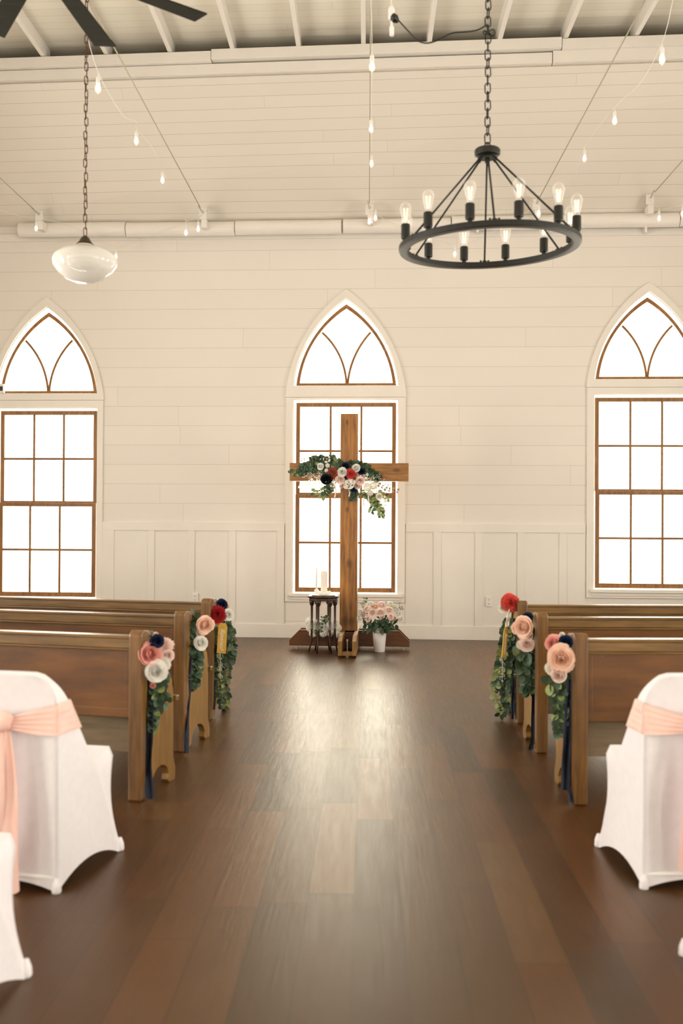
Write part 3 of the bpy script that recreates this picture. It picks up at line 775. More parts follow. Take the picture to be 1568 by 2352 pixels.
for _ in range(2): sst([(730, 250), (640, 190 + 25 * _), (480, 175), (400, 200)], 12, 13, mats=(0, 0, 3, 1))
sst([(760, 250), (860, 232), (980, 250), (1060, 330), (1160, 400)], 12, 18, mats=(0, 0, 3))
sst([(900, 240), (1000, 260), (1090, 340), (1150, 370)], 11, 13, mats=(0, 3))
sst([(640, 470), (560, 520), (480, 560), (400, 555)], 10, 10, mats=(0, 1, 1)); sst([(640, 490), (560, 540), (500, 620)], 9.5, 9, mats=(0, 1, 1))
sst([(620, 460), (600, 520), (560, 560)], 9, 7, mats=(0, 3))
sst([(840, 520), (880, 560), (860, 630)], 9, 9, mats=(0, 3)); sst([(880, 520), (890, 580), (880, 630)], 8, 8, mats=(0, 3))
for dx in (0, 30): sst([(1040, 560), (1070 + dx, 640), (1120 + dx, 700), (1180 + dx * .3, 760 + dx), (1190, 830)], 9.5, 14, mats=(0, 1, 1))
sst([(1090, 640), (1100, 720), (1070, 780)], 9, 7, mats=(0, 1)); sst([(960, 540), (1000, 600), (1050, 640)], 9, 7, mats=(0, 1)); sst([(1150, 560), (1240, 600), (1250, 650)], 9, 6, mats=(1, 0))
sst([(1120, 440), (1250, 520), (1370, 540)], 7, 7, mats=(1, 1, 4)); sst([(400, 180), (340, 190), (240, 180)], 6, 6, mats=(4, 4, 1), pointed=1); sst([(420, 190), (390, 130), (430, 130)], 6, 5, mats=(4, 4), pointed=1)
sst([(1150, 460), (1290, 480)], 5, 6, mats=(4, 1), pointed=1); sst([(1130, 540), (1210, 560), (1270, 570)], 5, 6, mats=(4,), pointed=1)
sst([(1180, 660), (1240, 720), (1243, 830)], 6, 4, mats=(4, 1), pointed=1)
obj('eucalyptus_foliage', bm, leafmats(), swag)
bm = NB()   # white waxflower sprays
for (x0, y0, x1, y1, n_) in ((500, 360, 270, 380, 26), (520, 340, 330, 350, 20), (1010, 420, 1240, 440, 26), (1020, 400, 1180, 380, 18)):
    a = P2(x0, y0, 0.0); b = P2(x1, y1, 0.0)
    tube(bm, [a, b], 0.0012, 4)
    for i in range(n_):
        p = a.lerp(b, rng.random()); e = p + Vector((rng.uniform(-.02, .02), rng.uniform(-.02, .02), rng.uniform(-.025, .03)))
        tube(bm, [p, e], 0.001, 4); bmesh.ops.create_icosphere(bm, subdivisions=1, radius=0.0055, matrix=Matrix.Translation(e))
obj('waxflower_sprays', bm, PET['ivory'][0], swag)
for pts in ([(650, 480), (665, 540), (650, 620)], [(815, 530), (825, 570), (815, 610)], [(1040, 600), (1045, 680)], [(985, 640), (985, 720)]):
    bm = NB(); ribbon(bm, [P2(a, b, 0.0) for a, b in pts], 0.014, (1, 0.2, 0), wave=0.003)
    obj('ivory_ribbon', bm, M['ribbonw'], swag)

# ================================================================== PLANT STAND, CANDLES, BUCKET
p = G(742, 1497); TY = p.y; TX = U(742, 1480, TY).x
ztab = U(742, 1368, TY).z
stand = thing('plant_stand', 'dark turned wood octagonal plant stand left of the cross', 'table', (TX, TY, 0))
R = 37 * TY / F
bm = NB(); lathe(bm, [(R * .90, -0.052), (R * .93, -0.045), (R * .93, -0.022), (R * 1.02, -0.014), (R * 1.03, -0.004), (R * .98, 0.0)], (TX, TY, ztab), 8, sx=1.0, phase=PI / 8)
obj('octagonal_top', bm, M['darkwood'], stand, bevel=0.003)
for k in range(6):
    a = 2 * PI * k / 6 + 0.52 - PI / 2 + 0.15
    lx = TX + R * 0.72 * math.cos(a); ly = TY + R * 0.72 * math.sin(a); H = ztab - 0.05
    b_ = NB()
    prof = [(0.009, 0.0), (0.009, 0.10), (0.013, 0.16), (0.011, 0.26), (0.016, 0.27), (0.011, 0.28), (0.015, 0.36), (0.012, 0.38), (0.0135, 0.50), (0.018, 0.52), (0.013, 0.53), (0.013, H - 0.06), (0.024, H - 0.045), (0.026, H - 0.02), (0.034, H)]
    f = H / 0.62
    rings = lathe(b_, [(r, z if z > H - 0.07 else z * f) for r, z in prof], (lx, ly, 0), 12)
    for v in b_.verts:
        t = max(0, 1 - v.co.z / 0.2); v.co.x += math.cos(a) * 0.03 * t * t; v.co.y += math.sin(a) * 0.03 * t * t
    obj('leg', b_, M['darkwood'], stand, smooth=True)
# tray, candles
def xz(px, py, Y=TY): return U(px, py, Y)
bm = NB(); c = xz(743, 1366)
lathe(bm, [(0.12, 0.0), (0.145, 0.008), (0.15, 0.012), (0.14, 0.012), (0.11, 0.006)], (TX, TY, ztab + 0.001), 28)
tag(obj('candle_tray', bm, M['lace'], None, smooth=True), 'scalloped white tray on top of the dark plant stand', 'tray')
px_ = xz(744, 1340); bw = 15 * TY / F
pc = thing('pillar_candle', 'thick ivory pillar candle on the plant stand with embossed front', 'candle', (px_.x, TY, ztab + 0.013))
z0 = ztab + 0.04; z1 = xz(744, 1312).z
bm = NB(); lathe(bm, [(bw / 2, z0), (bw / 2, z1 - .004), (bw / 2 - .004, z1), (bw / 2 - 0.012, z1 - 0.004)], (px_.x, TY, 0), 24); obj('wax', bm, M['wax'], pc, smooth=False)
bm = NB(); tube(bm, [(px_.x, TY, z1 - .004), (px_.x + .001, TY, z1 + 0.018), (px_.x + .003, TY, z1 + 0.03)], 0.0018, 6); lathe(bm, [(0.012, z1 - .004), (0.004, z1 + 0.012)], (px_.x, TY, 0), 10); obj('wick', bm, M['wax'], pc)
bm = NB()
for k in range(16):
    a = 2 * PI * k / 16; bmesh.ops.create_icosphere(bm, subdivisions=2, radius=0.017, matrix=Matrix.Translation((px_.x + 0.062 * math.cos(a), TY + 0.062 * math.sin(a), ztab + 0.028 + .006 * (k % 2))))
lathe(bm, [(0.07, ztab + 0.013), (0.06, ztab + 0.03), (0.04, ztab + 0.04)], (px_.x, TY, 0), 24)
obj('flower_ring_holder', bm, M['lace'], pc, smooth=True)
bm = NB()
for k in range(9):
    bmesh.ops.create_icosphere(bm, subdivisions=1, radius=0.006, matrix=Matrix.Translation((px_.x + rng.uniform(-.012, .016), TY - bw / 2 - .001 + .003, z0 + 0.09 + rng.uniform(-.02, .05))))
obj('embossed_flowers', bm, M['lace'], pc)
px2 = xz(727, 1340)
tc_ = thing('taper_candle', 'slim ivory taper candle in a small flower holder on the plant stand', 'candle', (px2.x, TY - 0.01, ztab + 0.013))
zt = xz(727, 1300).z
bm = NB(); lathe(bm, [(0.0105, ztab + 0.05), (0.0095, zt - 0.05), (0.005, zt - 0.01), (0.001, zt)], (px2.x, TY - 0.01, 0), 14); obj('wax', bm, M['wax'], tc_, smooth=True)
bm = NB(); lathe(bm, [(0.03, ztab + 0.013), (0.024, ztab + 0.02), (0.012, ztab + 0.03), (0.018, ztab + 0.055), (0.011, ztab + 0.058)], (px2.x, TY - 0.01, 0), 18)
for k in range(7):
    a = 2 * PI * k / 7; bmesh.ops.create_icosphere(bm, subdivisions=2, radius=0.011, matrix=Matrix.Translation((px2.x + 0.016 * math.cos(a), TY - 0.018, ztab + 0.05 + 0.018 * math.sin(a))))
obj('holder', bm, M['lace'], tc_, smooth=True)

# white hydrangeas lying on the base beam behind the stand
HYY = CY - 0.07
c = U(742, 1440, HYY)
hy = thing('hydrangea_garland', 'white hydrangea garland lying on the cross base behind the plant stand', 'flower arrangement', (c.x, HYY, c.z))
for px, py, r, col in ((712, 1428, 11, 'white'), (722, 1436, 10, 'white'), (711, 1442, 9, 'white'), (718, 1455, 9, 'ivory'), (733, 1428, 8, 'white'), (741, 1430, 11, 'white'), (752, 1424, 9, 'ivory'), (757, 1436, 11, 'white'),
                   (746, 1445, 11, 'white'), (742, 1455, 9, 'white'), (762, 1447, 10, 'white'), (770, 1432, 8, 'white'), (776, 1443, 9, 'ivory'), (776, 1457, 8, 'white'), (757, 1456, 8, 'white'), (728, 1446, 8, 'white')):
    flower('cluster', col, U(px, py, HYY + rng.uniform(-.03, .03)), r * HYY / F * 1.12, (rng.uniform(-.4, .4), -1, 0.3), hy)
bm = NB()
for pts in ([(735, 1450), (738, 1430), (741, 1418)], [(745, 1430), (752, 1419)], [(722, 1455), (731, 1440), (727, 1448)]):
    strand(bm, [U(a, b, HYY - 0.045) for a, b in pts], 6.5 * HYY / F, 5, (0, -1, .2), mats=(0, 1, 3))
obj('leaves', bm, leafmats(), hy)

# flower bucket
vb = G(870.5, 1497); VY = vb.y; VX = U(871, 1470, VY).x; kv = VY / F
bucket = thing('flower_bucket', 'tall white enamel bucket holding roses right of the cross', 'bucket', (VX, VY, 0))
H = U(871, 1441, VY).z
rb, rt = 12 * kv, 17.3 * kv
bm = NB(); lathe(bm, [(rb, 0.0), (rb + 0.003, 0.006), (rb + (rt - rb) * .55, H * .55), (rb + (rt - rb) * .83, H * .83), (rb + (rt - rb) * .84 + .003, H * .84), (rb + (rt - rb) * .86, H * .86), (rt, H - 0.004), (rt + 0.005, H), (rt - 0.003, H - 0.002), (rt - .01, H - 0.06)], (VX, VY, 0), 36)
obj('bucket_body', bm, M['enamel'], bucket, smooth=True)
bm = NB()
pts = []
for k in range(15):
    a = PI * k / 14; pts.append((VX + (rt + .004) * math.cos(a), VY - (rt + .004) * math.sin(a) * 1.02, H - 0.02 - 0.03 * math.sin(a)))
tube(bm, pts, 0.0022, 6); obj('wire_handle', bm, M['steel'], bucket)
bq = thing('rose_bouquet', 'pale pink and ivory rose bouquet standing in the white bucket', 'flower arrangement', (VX, VY, H - 0.05))
def B2(cx, cy, dy=0): return U(650 + cx / 5.227, 1280 + cy / 5.227, VY + dy)
for x, y, r, c in ((1050, 580, 40, 'ivory'), (1105, 600, 38, 'peach'), (1180, 585, 46, 'blush'), (1275, 585, 42, 'ivory'), (1025, 640, 45, 'blush'), (1075, 672, 38, 'blush'), (970, 690, 42, 'blush'), (935, 660, 36, 'white'), (945, 735, 42, 'white'),
                   (1040, 745, 40, 'blush'), (1168, 672, 48, 'blush'), (1265, 645, 42, 'blush'), (1270, 725, 44, 'blush'), (1320, 745, 36, 'blush'), (1345, 640, 44, 'white'), (1375, 690, 38, 'white'), (1385, 745, 40, 'white'), (1180, 725, 30, 'blush'),
                   (1330, 600, 32, 'ivory'), (1000, 605, 34, 'ivory')):
    dd = -0.10 if 1000 < x < 1300 and y > 630 else -0.02
    flower('rose' if (x + y) % 3 else 'bud', c, B2(x, y, dd + rng.uniform(-.02, .02)), r / 5.227 * kv * 1.16, ((x - 1160) / 220, -1, (760 - y) / 120 * .6 + .25), bq)
bm = NB()
for (x, y) in ((990, 830), (1040, 840), (1100, 830), (1180, 830), (1260, 850), (1320, 820), (1350, 800), (1220, 790), (1290, 800), (1000, 790), (1150, 800), (1100, 790), (1210, 700)):
    a = Vector((VX, VY - 0.02, H - 0.03)); b = B2(x, y, -0.06 + rng.uniform(-.05, .05))
    strand(bm, [a, a.lerp(b, .6) + Vector((0, 0, .015)), b], 0.075, 5, (0, -1, .4), mats=(3, 3, 0), pointed=1, stem_r=0.002)
strand(bm, [B2(975, 740), B2(965, 620), B2(985, 495)], 0.024, 8, (0, -1, 0), mats=(1, 0)); strand(bm, [B2(1380, 700), B2(1398, 620), B2(1400, 550)], 0.014, 4, (0, -1, 0), mats=(1,)); strand(bm, [B2(1350, 640), B2(1425, 608)], 0.026, 4, (0, -1, 0), mats=(1, 0)); strand(bm, [B2(1010, 700), B2(945, 560)], 0.014, 7, (0, -1, 0), mats=(1, 3))
obj('leaves', bm, leafmats(), bq)

# ================================================================== PEWS
def build_pew(s, corner, rot, label, L=3.9):
    """s=+1 pew runs to the right from the aisle, -1 to the left; local origin is the aisle-side rear foot"""
    t = thing('church_pew', label, 'pew', (corner.x, corner.y, 0), rot, 'wooden pews either side of the aisle')
    def xr(a, b): return (a, b) if s > 0 else (-b, -a)
    def bxx(bm, x0, x1, y0, y1, z0, z1):
        a, b = xr(x0, x1); box(bm, a, b, y0, y1, z0, z1)
    T = 0.87
    for off in (0, L):
        bm = NB()
        prof = [(0.012, 0.0), (0.10, 0.0)]
        prof += [(0.28 + 0.115 * math.cos(a), 0.0 + 0.02 + 0.10 * math.sin(a)) for a in [PI - PI * j / 10 for j in range(11)]][:-1]
        prof += [(0.385, 0.05), (0.375, 0.02), (0.40, 0.0), (0.47, 0.0), (0.475, 0.06), (0.445, 0.13), (0.44, 0.48), (0.42, 0.56), (0.36, 0.62), (0.31, 0.69)]
        prof += [(0.07 + 0.20 * math.sin(a), 0.66 + 0.20 * math.cos(a) - 0.0) for a in [PI / 2 - PI / 2 * j / 8 for j in range(0, 9)]]
        prof += [(0.012, T - 0.01)]
        a, b = xr(off + 0.016, off + 0.056)
        prism(bm, prof, [], lambda y, z: (a, y, z), lambda y, z: (b, y, z))
        e = obj('end_panel', bm, M['pewend'], t, world=False, bevel=0.006)
        bm = NB()
        pr = [(0.0, 0.0), (0.066, 0.0), (0.066, 0.80), (0.14, 0.80), (0.13, T - 0.03), (0.09, T - 0.006), (0.03, T), (0.006, T - 0.012), (0.0, T - 0.03)]
        a, b = xr(off, off + 0.072)
        prism(bm, pr, [], lambda y, z: (a, y, z), lambda y, z: (b, y, z))
        obj('end_post', bm, M['pewpost'], t, world=False, bevel=0.012)
        bm = NB()     # curved cap following the scroll of the end
        tp = [(0.03, T), (0.09, T - 0.006)] + [(0.07 + 0.215 * math.sin(a_), 0.655 + 0.215 * math.cos(a_)) for a_ in [0.35 + (PI / 2 - 0.35) * j / 6 for j in range(7)]]
        lo = [(y - 0.012, z - 0.022) for y, z in reversed(tp)]
        a, b = xr(off + 0.004, off + 0.068)
        prism(bm, tp + lo, [], lambda y, z: (a, y, z), lambda y, z: (b, y, z))
        obj('scroll_cap', bm, M['pewpost'], t, world=False, bevel=0.005)
    bm = NB(); bxx(bm, 0.06, L, 0.012, 0.062, 0.775, 0.838); bxx(bm, 0.06, L, 0.004, 0.07, 0.825, 0.842); bxx(bm, 0.06, L, 0.016, 0.05, 0.762, 0.776)
    obj('top_rail', bm, M['pewr'], t, world=False, bevel=0.006)
    bm = NB(); bxx(bm, 0.06, L, 0.026, 0.05, 0.42, 0.77); bxx(bm, 0.06, 0.10, 0.022, 0.03, 0.42, 0.77); bxx(bm, 0.06, L, 0.021, 0.03, 0.42, 0.468)
    obj('back_panel', bm, M['pewp'], t, world=False, bevel=0.004)
    bm = NB(); bxx(bm, 0.056, L, 0.10, 0.125, 0.225, 0.43); obj('lower_board', bm, M['pewgrey'], t, world=False, bevel=0.003)
    bm = NB(); bxx(bm, 0.0, L, 0.06, 0.475, 0.43, 0.462) if False else bxx(bm, 0.056, L, 0.06, 0.475, 0.43, 0.462); bxx(bm, 0.0, 0.06, 0.442, 0.485, 0.436, 0.466)
    obj('seat', bm, M['pewr'], t, world=False, bevel=0.005)
    return t
LR = -math.radians(11.0); RR = math.radians(5.0)
PEWS = [(-1, 322, 1843, LR, 'wooden pew at the left, nearest the viewer, with stained back panel'), (-1, 421, 1729, LR, 'wooden pew at the left, middle of three'), (-1, 480, 1656, LR, 'wooden pew at the left, farthest and closest to the cross'),
        (1, 1318, 1851, RR, 'wooden pew at the right, nearest the viewer, orange brown panel'), (1, 1232, 1731, RR, 'wooden pew at the right, middle of three'), (1, 1188, 1663, RR, 'wooden pew at the right, farthest and closest to the cross')]
pw = []
for s, px, py, r, lab in PEWS:
    c = G(px, py); pw.append(build_pew(s, c, r, lab)); print('pew', c)

# garlands on the pew ends; coordinates in photo pixels at the depth of each pew end
def garland(label, Y, s, flowers, strands, ribbons, sprig=None, base=None):
    p0 = U(base[0], base[1], Y)
    g = thing('pew_garland', label, 'flower arrangement', p0, group='flower garlands on the pew ends')
    k = Y / F
    out = Vector((-s * 0.45, -1, 0.15))
    for kind, c, x, y, r, dy in flowers:
        flower(kind, c, U(x, y, Y + dy), r * k, out + Vector((rng.uniform(-.3, .3), 0, rng.uniform(-.2, .25))), g)
    bm = NB()
    for pts, size, n_, mats in strands:
        strand(bm, [U(a, b, Y + 0.03) for a, b in pts], size * k * 1.22, int(n_ * 1.2) + 1, (-s * 0.3, -1, 0.1), mats=mats)
    obj('eucalyptus_foliage', bm, leafmats(), g)
    bm = NB()
    for pts, wd in ribbons:
        P = []
        for a, b, dy in pts:
            q = U(a, b, Y + dy)
            if q.z < 0.012: q = G(a, b, 0.012)
            P.append(q)
        ribbon(bm, P, wd * k, (1, 0.15 * s, 0))
    obj('navy_ribbon', bm, M['navy'], g)
    if sprig:
        bm = NB()
        for x, y, n_, sx, sy in sprig:
            for i in range(n_):
                a = U(x + rng.uniform(-sx, sx), y + rng.uniform(-sy, sy), Y - 0.05)
                bmesh.ops.create_icosphere(bm, subdivisions=1, radius=0.0035, matrix=Matrix.Translation(a)); 
            tube(bm, [U(x, y - sy, Y - 0.04), U(x, y + sy, Y - 0.04)], 0.0015, 4)
        obj('berry_spray', bm, PET['ivory'][0], g)
    return g
d1 = pw[0].location.y; d2 = pw[1].location.y; d3 = pw[2].location.y
e1 = pw[3].location.y; e2 = pw[4].location.y; e3 = pw[5].location.y
garland('garland with pink rose, navy bloom and white peony on the nearest left pew', d1 + 0.10, -1,
    [('rose', 'pink', 340, 1503, 28, -.05), ('rose', 'navy', 359, 1473, 16, -.04), ('carnation', 'blush', 378, 1484, 20, .03), ('rose', 'blush', 384, 1505, 15, .02), ('rose', 'white', 357, 1541, 26, -.05), ('carnation', 'white', 372, 1525, 20, 0), ('bud', 'peach', 356, 1459, 8, 0), ('bud', 'pink', 350, 1576, 8, -.04)],
    [([(345, 1470), (322, 1475)], 17, 3, (0, 3)), ([(350, 1465), (338, 1458)], 16, 2, (1, 0)), ([(345, 1540), (332, 1560), (335, 1580)], 16, 6, (0, 3)), ([(350, 1560), (345, 1600), (340, 1640), (338, 1672)], 17, 11, (0, 3)), ([(358, 1560), (365, 1600), (352, 1640), (345, 1668)], 16, 10, (0, 1, 3)), ([(360, 1580), (368, 1605), (382, 1612)], 19, 5, (0, 3)), ([(340, 1570), (330, 1610), (335, 1650)], 13, 8, (3, 0)), ([(350, 1500), (336, 1540), (334, 1575), (340, 1610)], 17, 9, (3, 0)), ([(365, 1560), (358, 1600), (350, 1640), (342, 1670)], 17, 9, (0, 3)), ([(372, 1545), (375, 1570), (362, 1600)], 15, 6, (0, 3))],
    [([(335, 1530, .0), (330, 1640, .0), (331, 1760, -.02), (327, 1815, -.02)], 19), ([(340, 1530, .02), (342, 1660, .02), (341, 1760, .0), (345, 1835, .0)], 21)], base=(350, 1500))
garland('garland with peach rose, blush bud and white rose on the middle left pew', d2 + 0.12, -1,
    [('rose', 'peach', 468, 1434, 21, -.04), ('bud', 'blush', 458, 1455, 12, -.02), ('rose', 'white', 459, 1477, 17, -.04), ('rose', 'pink', 463, 1437, 14, -.0)],
    [([(448, 1440), (436, 1420), (445, 1408)], 14, 6, (0, 3, 1)), ([(440, 1425), (434, 1460), (438, 1500)], 18, 9, (3, 3, 0)), ([(450, 1470), (440, 1500), (432, 1545), (430, 1575)], 17, 13, (3, 3, 0)), ([(452, 1490), (450, 1530), (440, 1570)], 16, 10, (3, 0)), ([(445, 1490), (434, 1510)], 19, 4, (1, 0)), ([(455, 1500), (455, 1530), (447, 1560)], 11, 9, (0, 1, 3))],
    [([(437, 1500, 0), (432, 1600, 0), (427, 1730, .0)], 11)], base=(455, 1450))
garland('garland with red bloom, gold card and long eucalyptus on the farthest left pew', d3 + 0.12, -1,
    [('carnation', 'red', 498, 1412, 20, -.05), ('rose', 'coral', 494, 1412, 21, -.02), ('rose', 'navy', 508, 1389, 13, -.0), ('rose', 'white', 522, 1412, 14, .0), ('bud', 'peach', 520, 1394, 8, .04)],
    [([(492, 1440), (484, 1480), (480, 1530), (478, 1580)], 11, 17, (0, 0, 3)), ([(500, 1440), (495, 1480), (488, 1540), (480, 1595)], 12, 18, (0, 3)), ([(515, 1430), (522, 1470), (524, 1520), (520, 1560)], 11, 15, (0, 3)), ([(518, 1425), (530, 1450), (534, 1490), (525, 1520)], 12, 12, (0, 3)), ([(505, 1500), (512, 1560), (520, 1600), (516, 1622)], 10, 16, (0, 1, 0)), ([(500, 1500), (500, 1570), (510, 1620)], 10, 14, (0, 3)), ([(505, 1500), (488, 1560), (485, 1600)], 10, 11, (0, 3))],
    [([(494, 1480, 0.02), (485, 1560, 0.02), (483, 1620, .0)], 9), ([(498, 1480, .02), (492, 1570, .02), (489, 1630, 0)], 9)], sprig=[(506, 1530, 60, 6, 28)], base=(505, 1415))
garland('garland with large peach rose and navy bloom on the nearest right pew', e1 + 0.10, 1,
    [('rose', 'peach', 1289, 1511, 31, -.06), ('rose', 'navy', 1300, 1475, 16, -.05), ('rose', 'pink', 1273, 1478, 20, -.01), ('bud', 'blush', 1285, 1549, 20, -.07), ('carnation', 'ivory', 1269, 1535, 17, -.03), ('carnation', 'blush', 1321, 1503, 12, .02), ('bud', 'ivory', 1292, 1460, 8, 0)],
    [([(1310, 1490), (1322, 1470)], 15, 3, (3, 0)), ([(1275, 1560), (1258, 1570)], 22, 2, (1, 0)), ([(1305, 1530), (1313, 1560), (1318, 1590)], 17, 7, (0, 3)), ([(1290, 1560), (1290, 1600), (1288, 1640), (1288, 1680)], 17, 13, (0, 3)), ([(1300, 1570), (1305, 1610), (1312, 1640)], 18, 8, (0, 3)), ([(1280, 1570), (1277, 1610), (1285, 1650)], 15, 8, (0, 1, 3)), ([(1300, 1610), (1297, 1650), (1285, 1680)], 16, 7, (3,))],
    [([(1310, 1560, .01), (1303, 1680, .0), (1300, 1760, .0), (1296, 1815, -.04)], 20), ([(1316, 1560, 0), (1312, 1700, 0), (1312, 1800, -.02), (1310, 1845, -.04)], 13)], base=(1290, 1510))
garland('garland with blush roses and navy bloom on the middle right pew', e2 + 0.12, 1,
    [('rose', 'peach', 1206, 1439, 24, -.05), ('rose', 'navy', 1212, 1420, 13, .0), ('carnation', 'peach', 1190, 1442, 15, .0), ('rose', 'blush', 1209, 1460, 16, -.02), ('rose', 'blush', 1210, 1482, 17, -.05), ('bud', 'ivory', 1198, 1480, 12, -.0)],
    [([(1228, 1430), (1234, 1424)], 14, 3, (0, 3)), ([(1225, 1440), (1232, 1455)], 14, 4, (3,)), ([(1215, 1490), (1222, 1500), (1220, 1540), (1218, 1570)], 17, 11, (3, 3, 0)), ([(1208, 1500), (1200, 1525), (1207, 1560), (1216, 1590)], 17, 11, (0, 3)), ([(1200, 1500), (1190, 1503)], 15, 3, (1, 0)), ([(1224, 1500), (1226, 1540), (1218, 1580)], 15, 9, (3,))],
    [([(1225, 1500, .02), (1226, 1600, .01), (1224, 1700, .0), (1218, 1722, -.05)], 12), ([(1228, 1480, .02), (1230, 1600, .01), (1229, 1700, .0)], 10)], base=(1208, 1450))
garland('garland with coral peony, white ribbon and long trailing eucalyptus on the farthest right pew', e3 + 0.12, 1,
    [('carnation', 'coral', 1175, 1386, 20, -.04), ('rose', 'coral', 1172, 1384, 20, -.0), ('rose', 'ivory', 1157, 1397, 12, .02)],
    [([(1165, 1430), (1158, 1470), (1150, 1530), (1140, 1570)], 13, 16, (0, 3, 1)), ([(1170, 1430), (1172, 1480), (1168, 1540), (1160, 1590)], 12, 18, (3, 0)), ([(1175, 1430), (1182, 1480), (1180, 1540)], 12, 15, (3, 0)), ([(1165, 1530), (1160, 1580), (1165, 1620), (1150, 1640)], 12, 14, (0, 1, 0)), ([(1160, 1500), (1140, 1540), (1136, 1600), (1148, 1625)], 10, 11, (0, 1)), ([(1175, 1540), (1176, 1580), (1168, 1620)], 12, 9, (0, 1)), ([(1168, 1420), (1162, 1460), (1166, 1500)], 10, 12, (3,))],
    [([(1182, 1420, .02), (1188, 1520, .02), (1186, 1620, .0), (1190, 1655, 0)], 11), ([(1180, 1500, .02), (1178, 1600, .0), (1176, 1652, -.03)], 8)], sprig=[(1153, 1540, 50, 6, 26)], base=(1172, 1400))
# ivory tie on that last garland, gold reserved cards
p = U(1170, 1412, e3 + 0.06)
bm = NB(); ribbon(bm, [U(1172, 1398, e3 + .06), U(1168, 1412, e3 + .05), U(1163, 1440, e3 + .06)], 0.028, (1, .3, 0), wave=.004)
tag(obj('tie_ribbon', bm, M['ribbonw']), 'white ribbon tail tied under the coral bloom on the farthest right garland', 'ribbon')
def text_mesh(txt, size):
    c = bpy.data.curves.new('lettering', 'FONT'); c.body = txt; c.size = size; c.shear = 0.45; c.extrude = 0.0004; c.align_x = 'CENTER'; c.align_y = 'CENTER'; c.space_character = 0.9; c.offset = -0.0005
    o = bpy.data.objects.new('lettering_tmp', c); COL.objects.link(o)
    dg = bpy.context.evaluated_depsgraph_get(); me = bpy.data.meshes.new_from_object(o.evaluated_get(dg))
    bpy.data.objects.remove(o); bpy.data.curves.remove(c); return me
def card(label, px, py, Y, wpx, hpx, yaw, tilt):
    c = U(px, py, Y); k = Y / F
    t = thing('reserved_card', label, 'sign', c, 0, 'gold reserved cards')
    t.rotation_euler = (0, tilt, yaw)
    Wd, Hh = wpx * k, hpx * k
    bm = NB()
    prism(bm, [(-Wd * .5, -Hh * .5), (Wd * .5, -Hh * .5), (Wd * .5, Hh * .38), (Wd * .3, Hh * .5), (-Wd * .3, Hh * .5), (-Wd * .5, Hh * .38)], [], lambda a, b: (a, 0.0, b), lambda a, b: (a, 0.0035, b))
    obj('card', bm, M['gold'], t, world=False)
    me = text_mesh('Reserved', Hh * 0.20); me.materials.append(M['ink'])
    o = bpy.data.objects.new('lettering', me); COL.objects.link(o); o.parent = t
    # reads downwards along the card
    o.matrix_local = Matrix.Translation((0, -0.0012, -Hh * 0.02)) @ Matrix.Rotation(PI / 2, 4, 'X') @ Matrix.Rotation(-PI / 2, 4, 'Z')
card('gold card reading Reserved hanging from the farthest left pew garland', 510, 1466, d3 + 0.02, 21, 70, 0.1, 0.05)
card('gold card hanging edge on from the farthest right pew garland', 1160, 1475, e3 + 0.02, 21, 70, 1.0, 0.18)

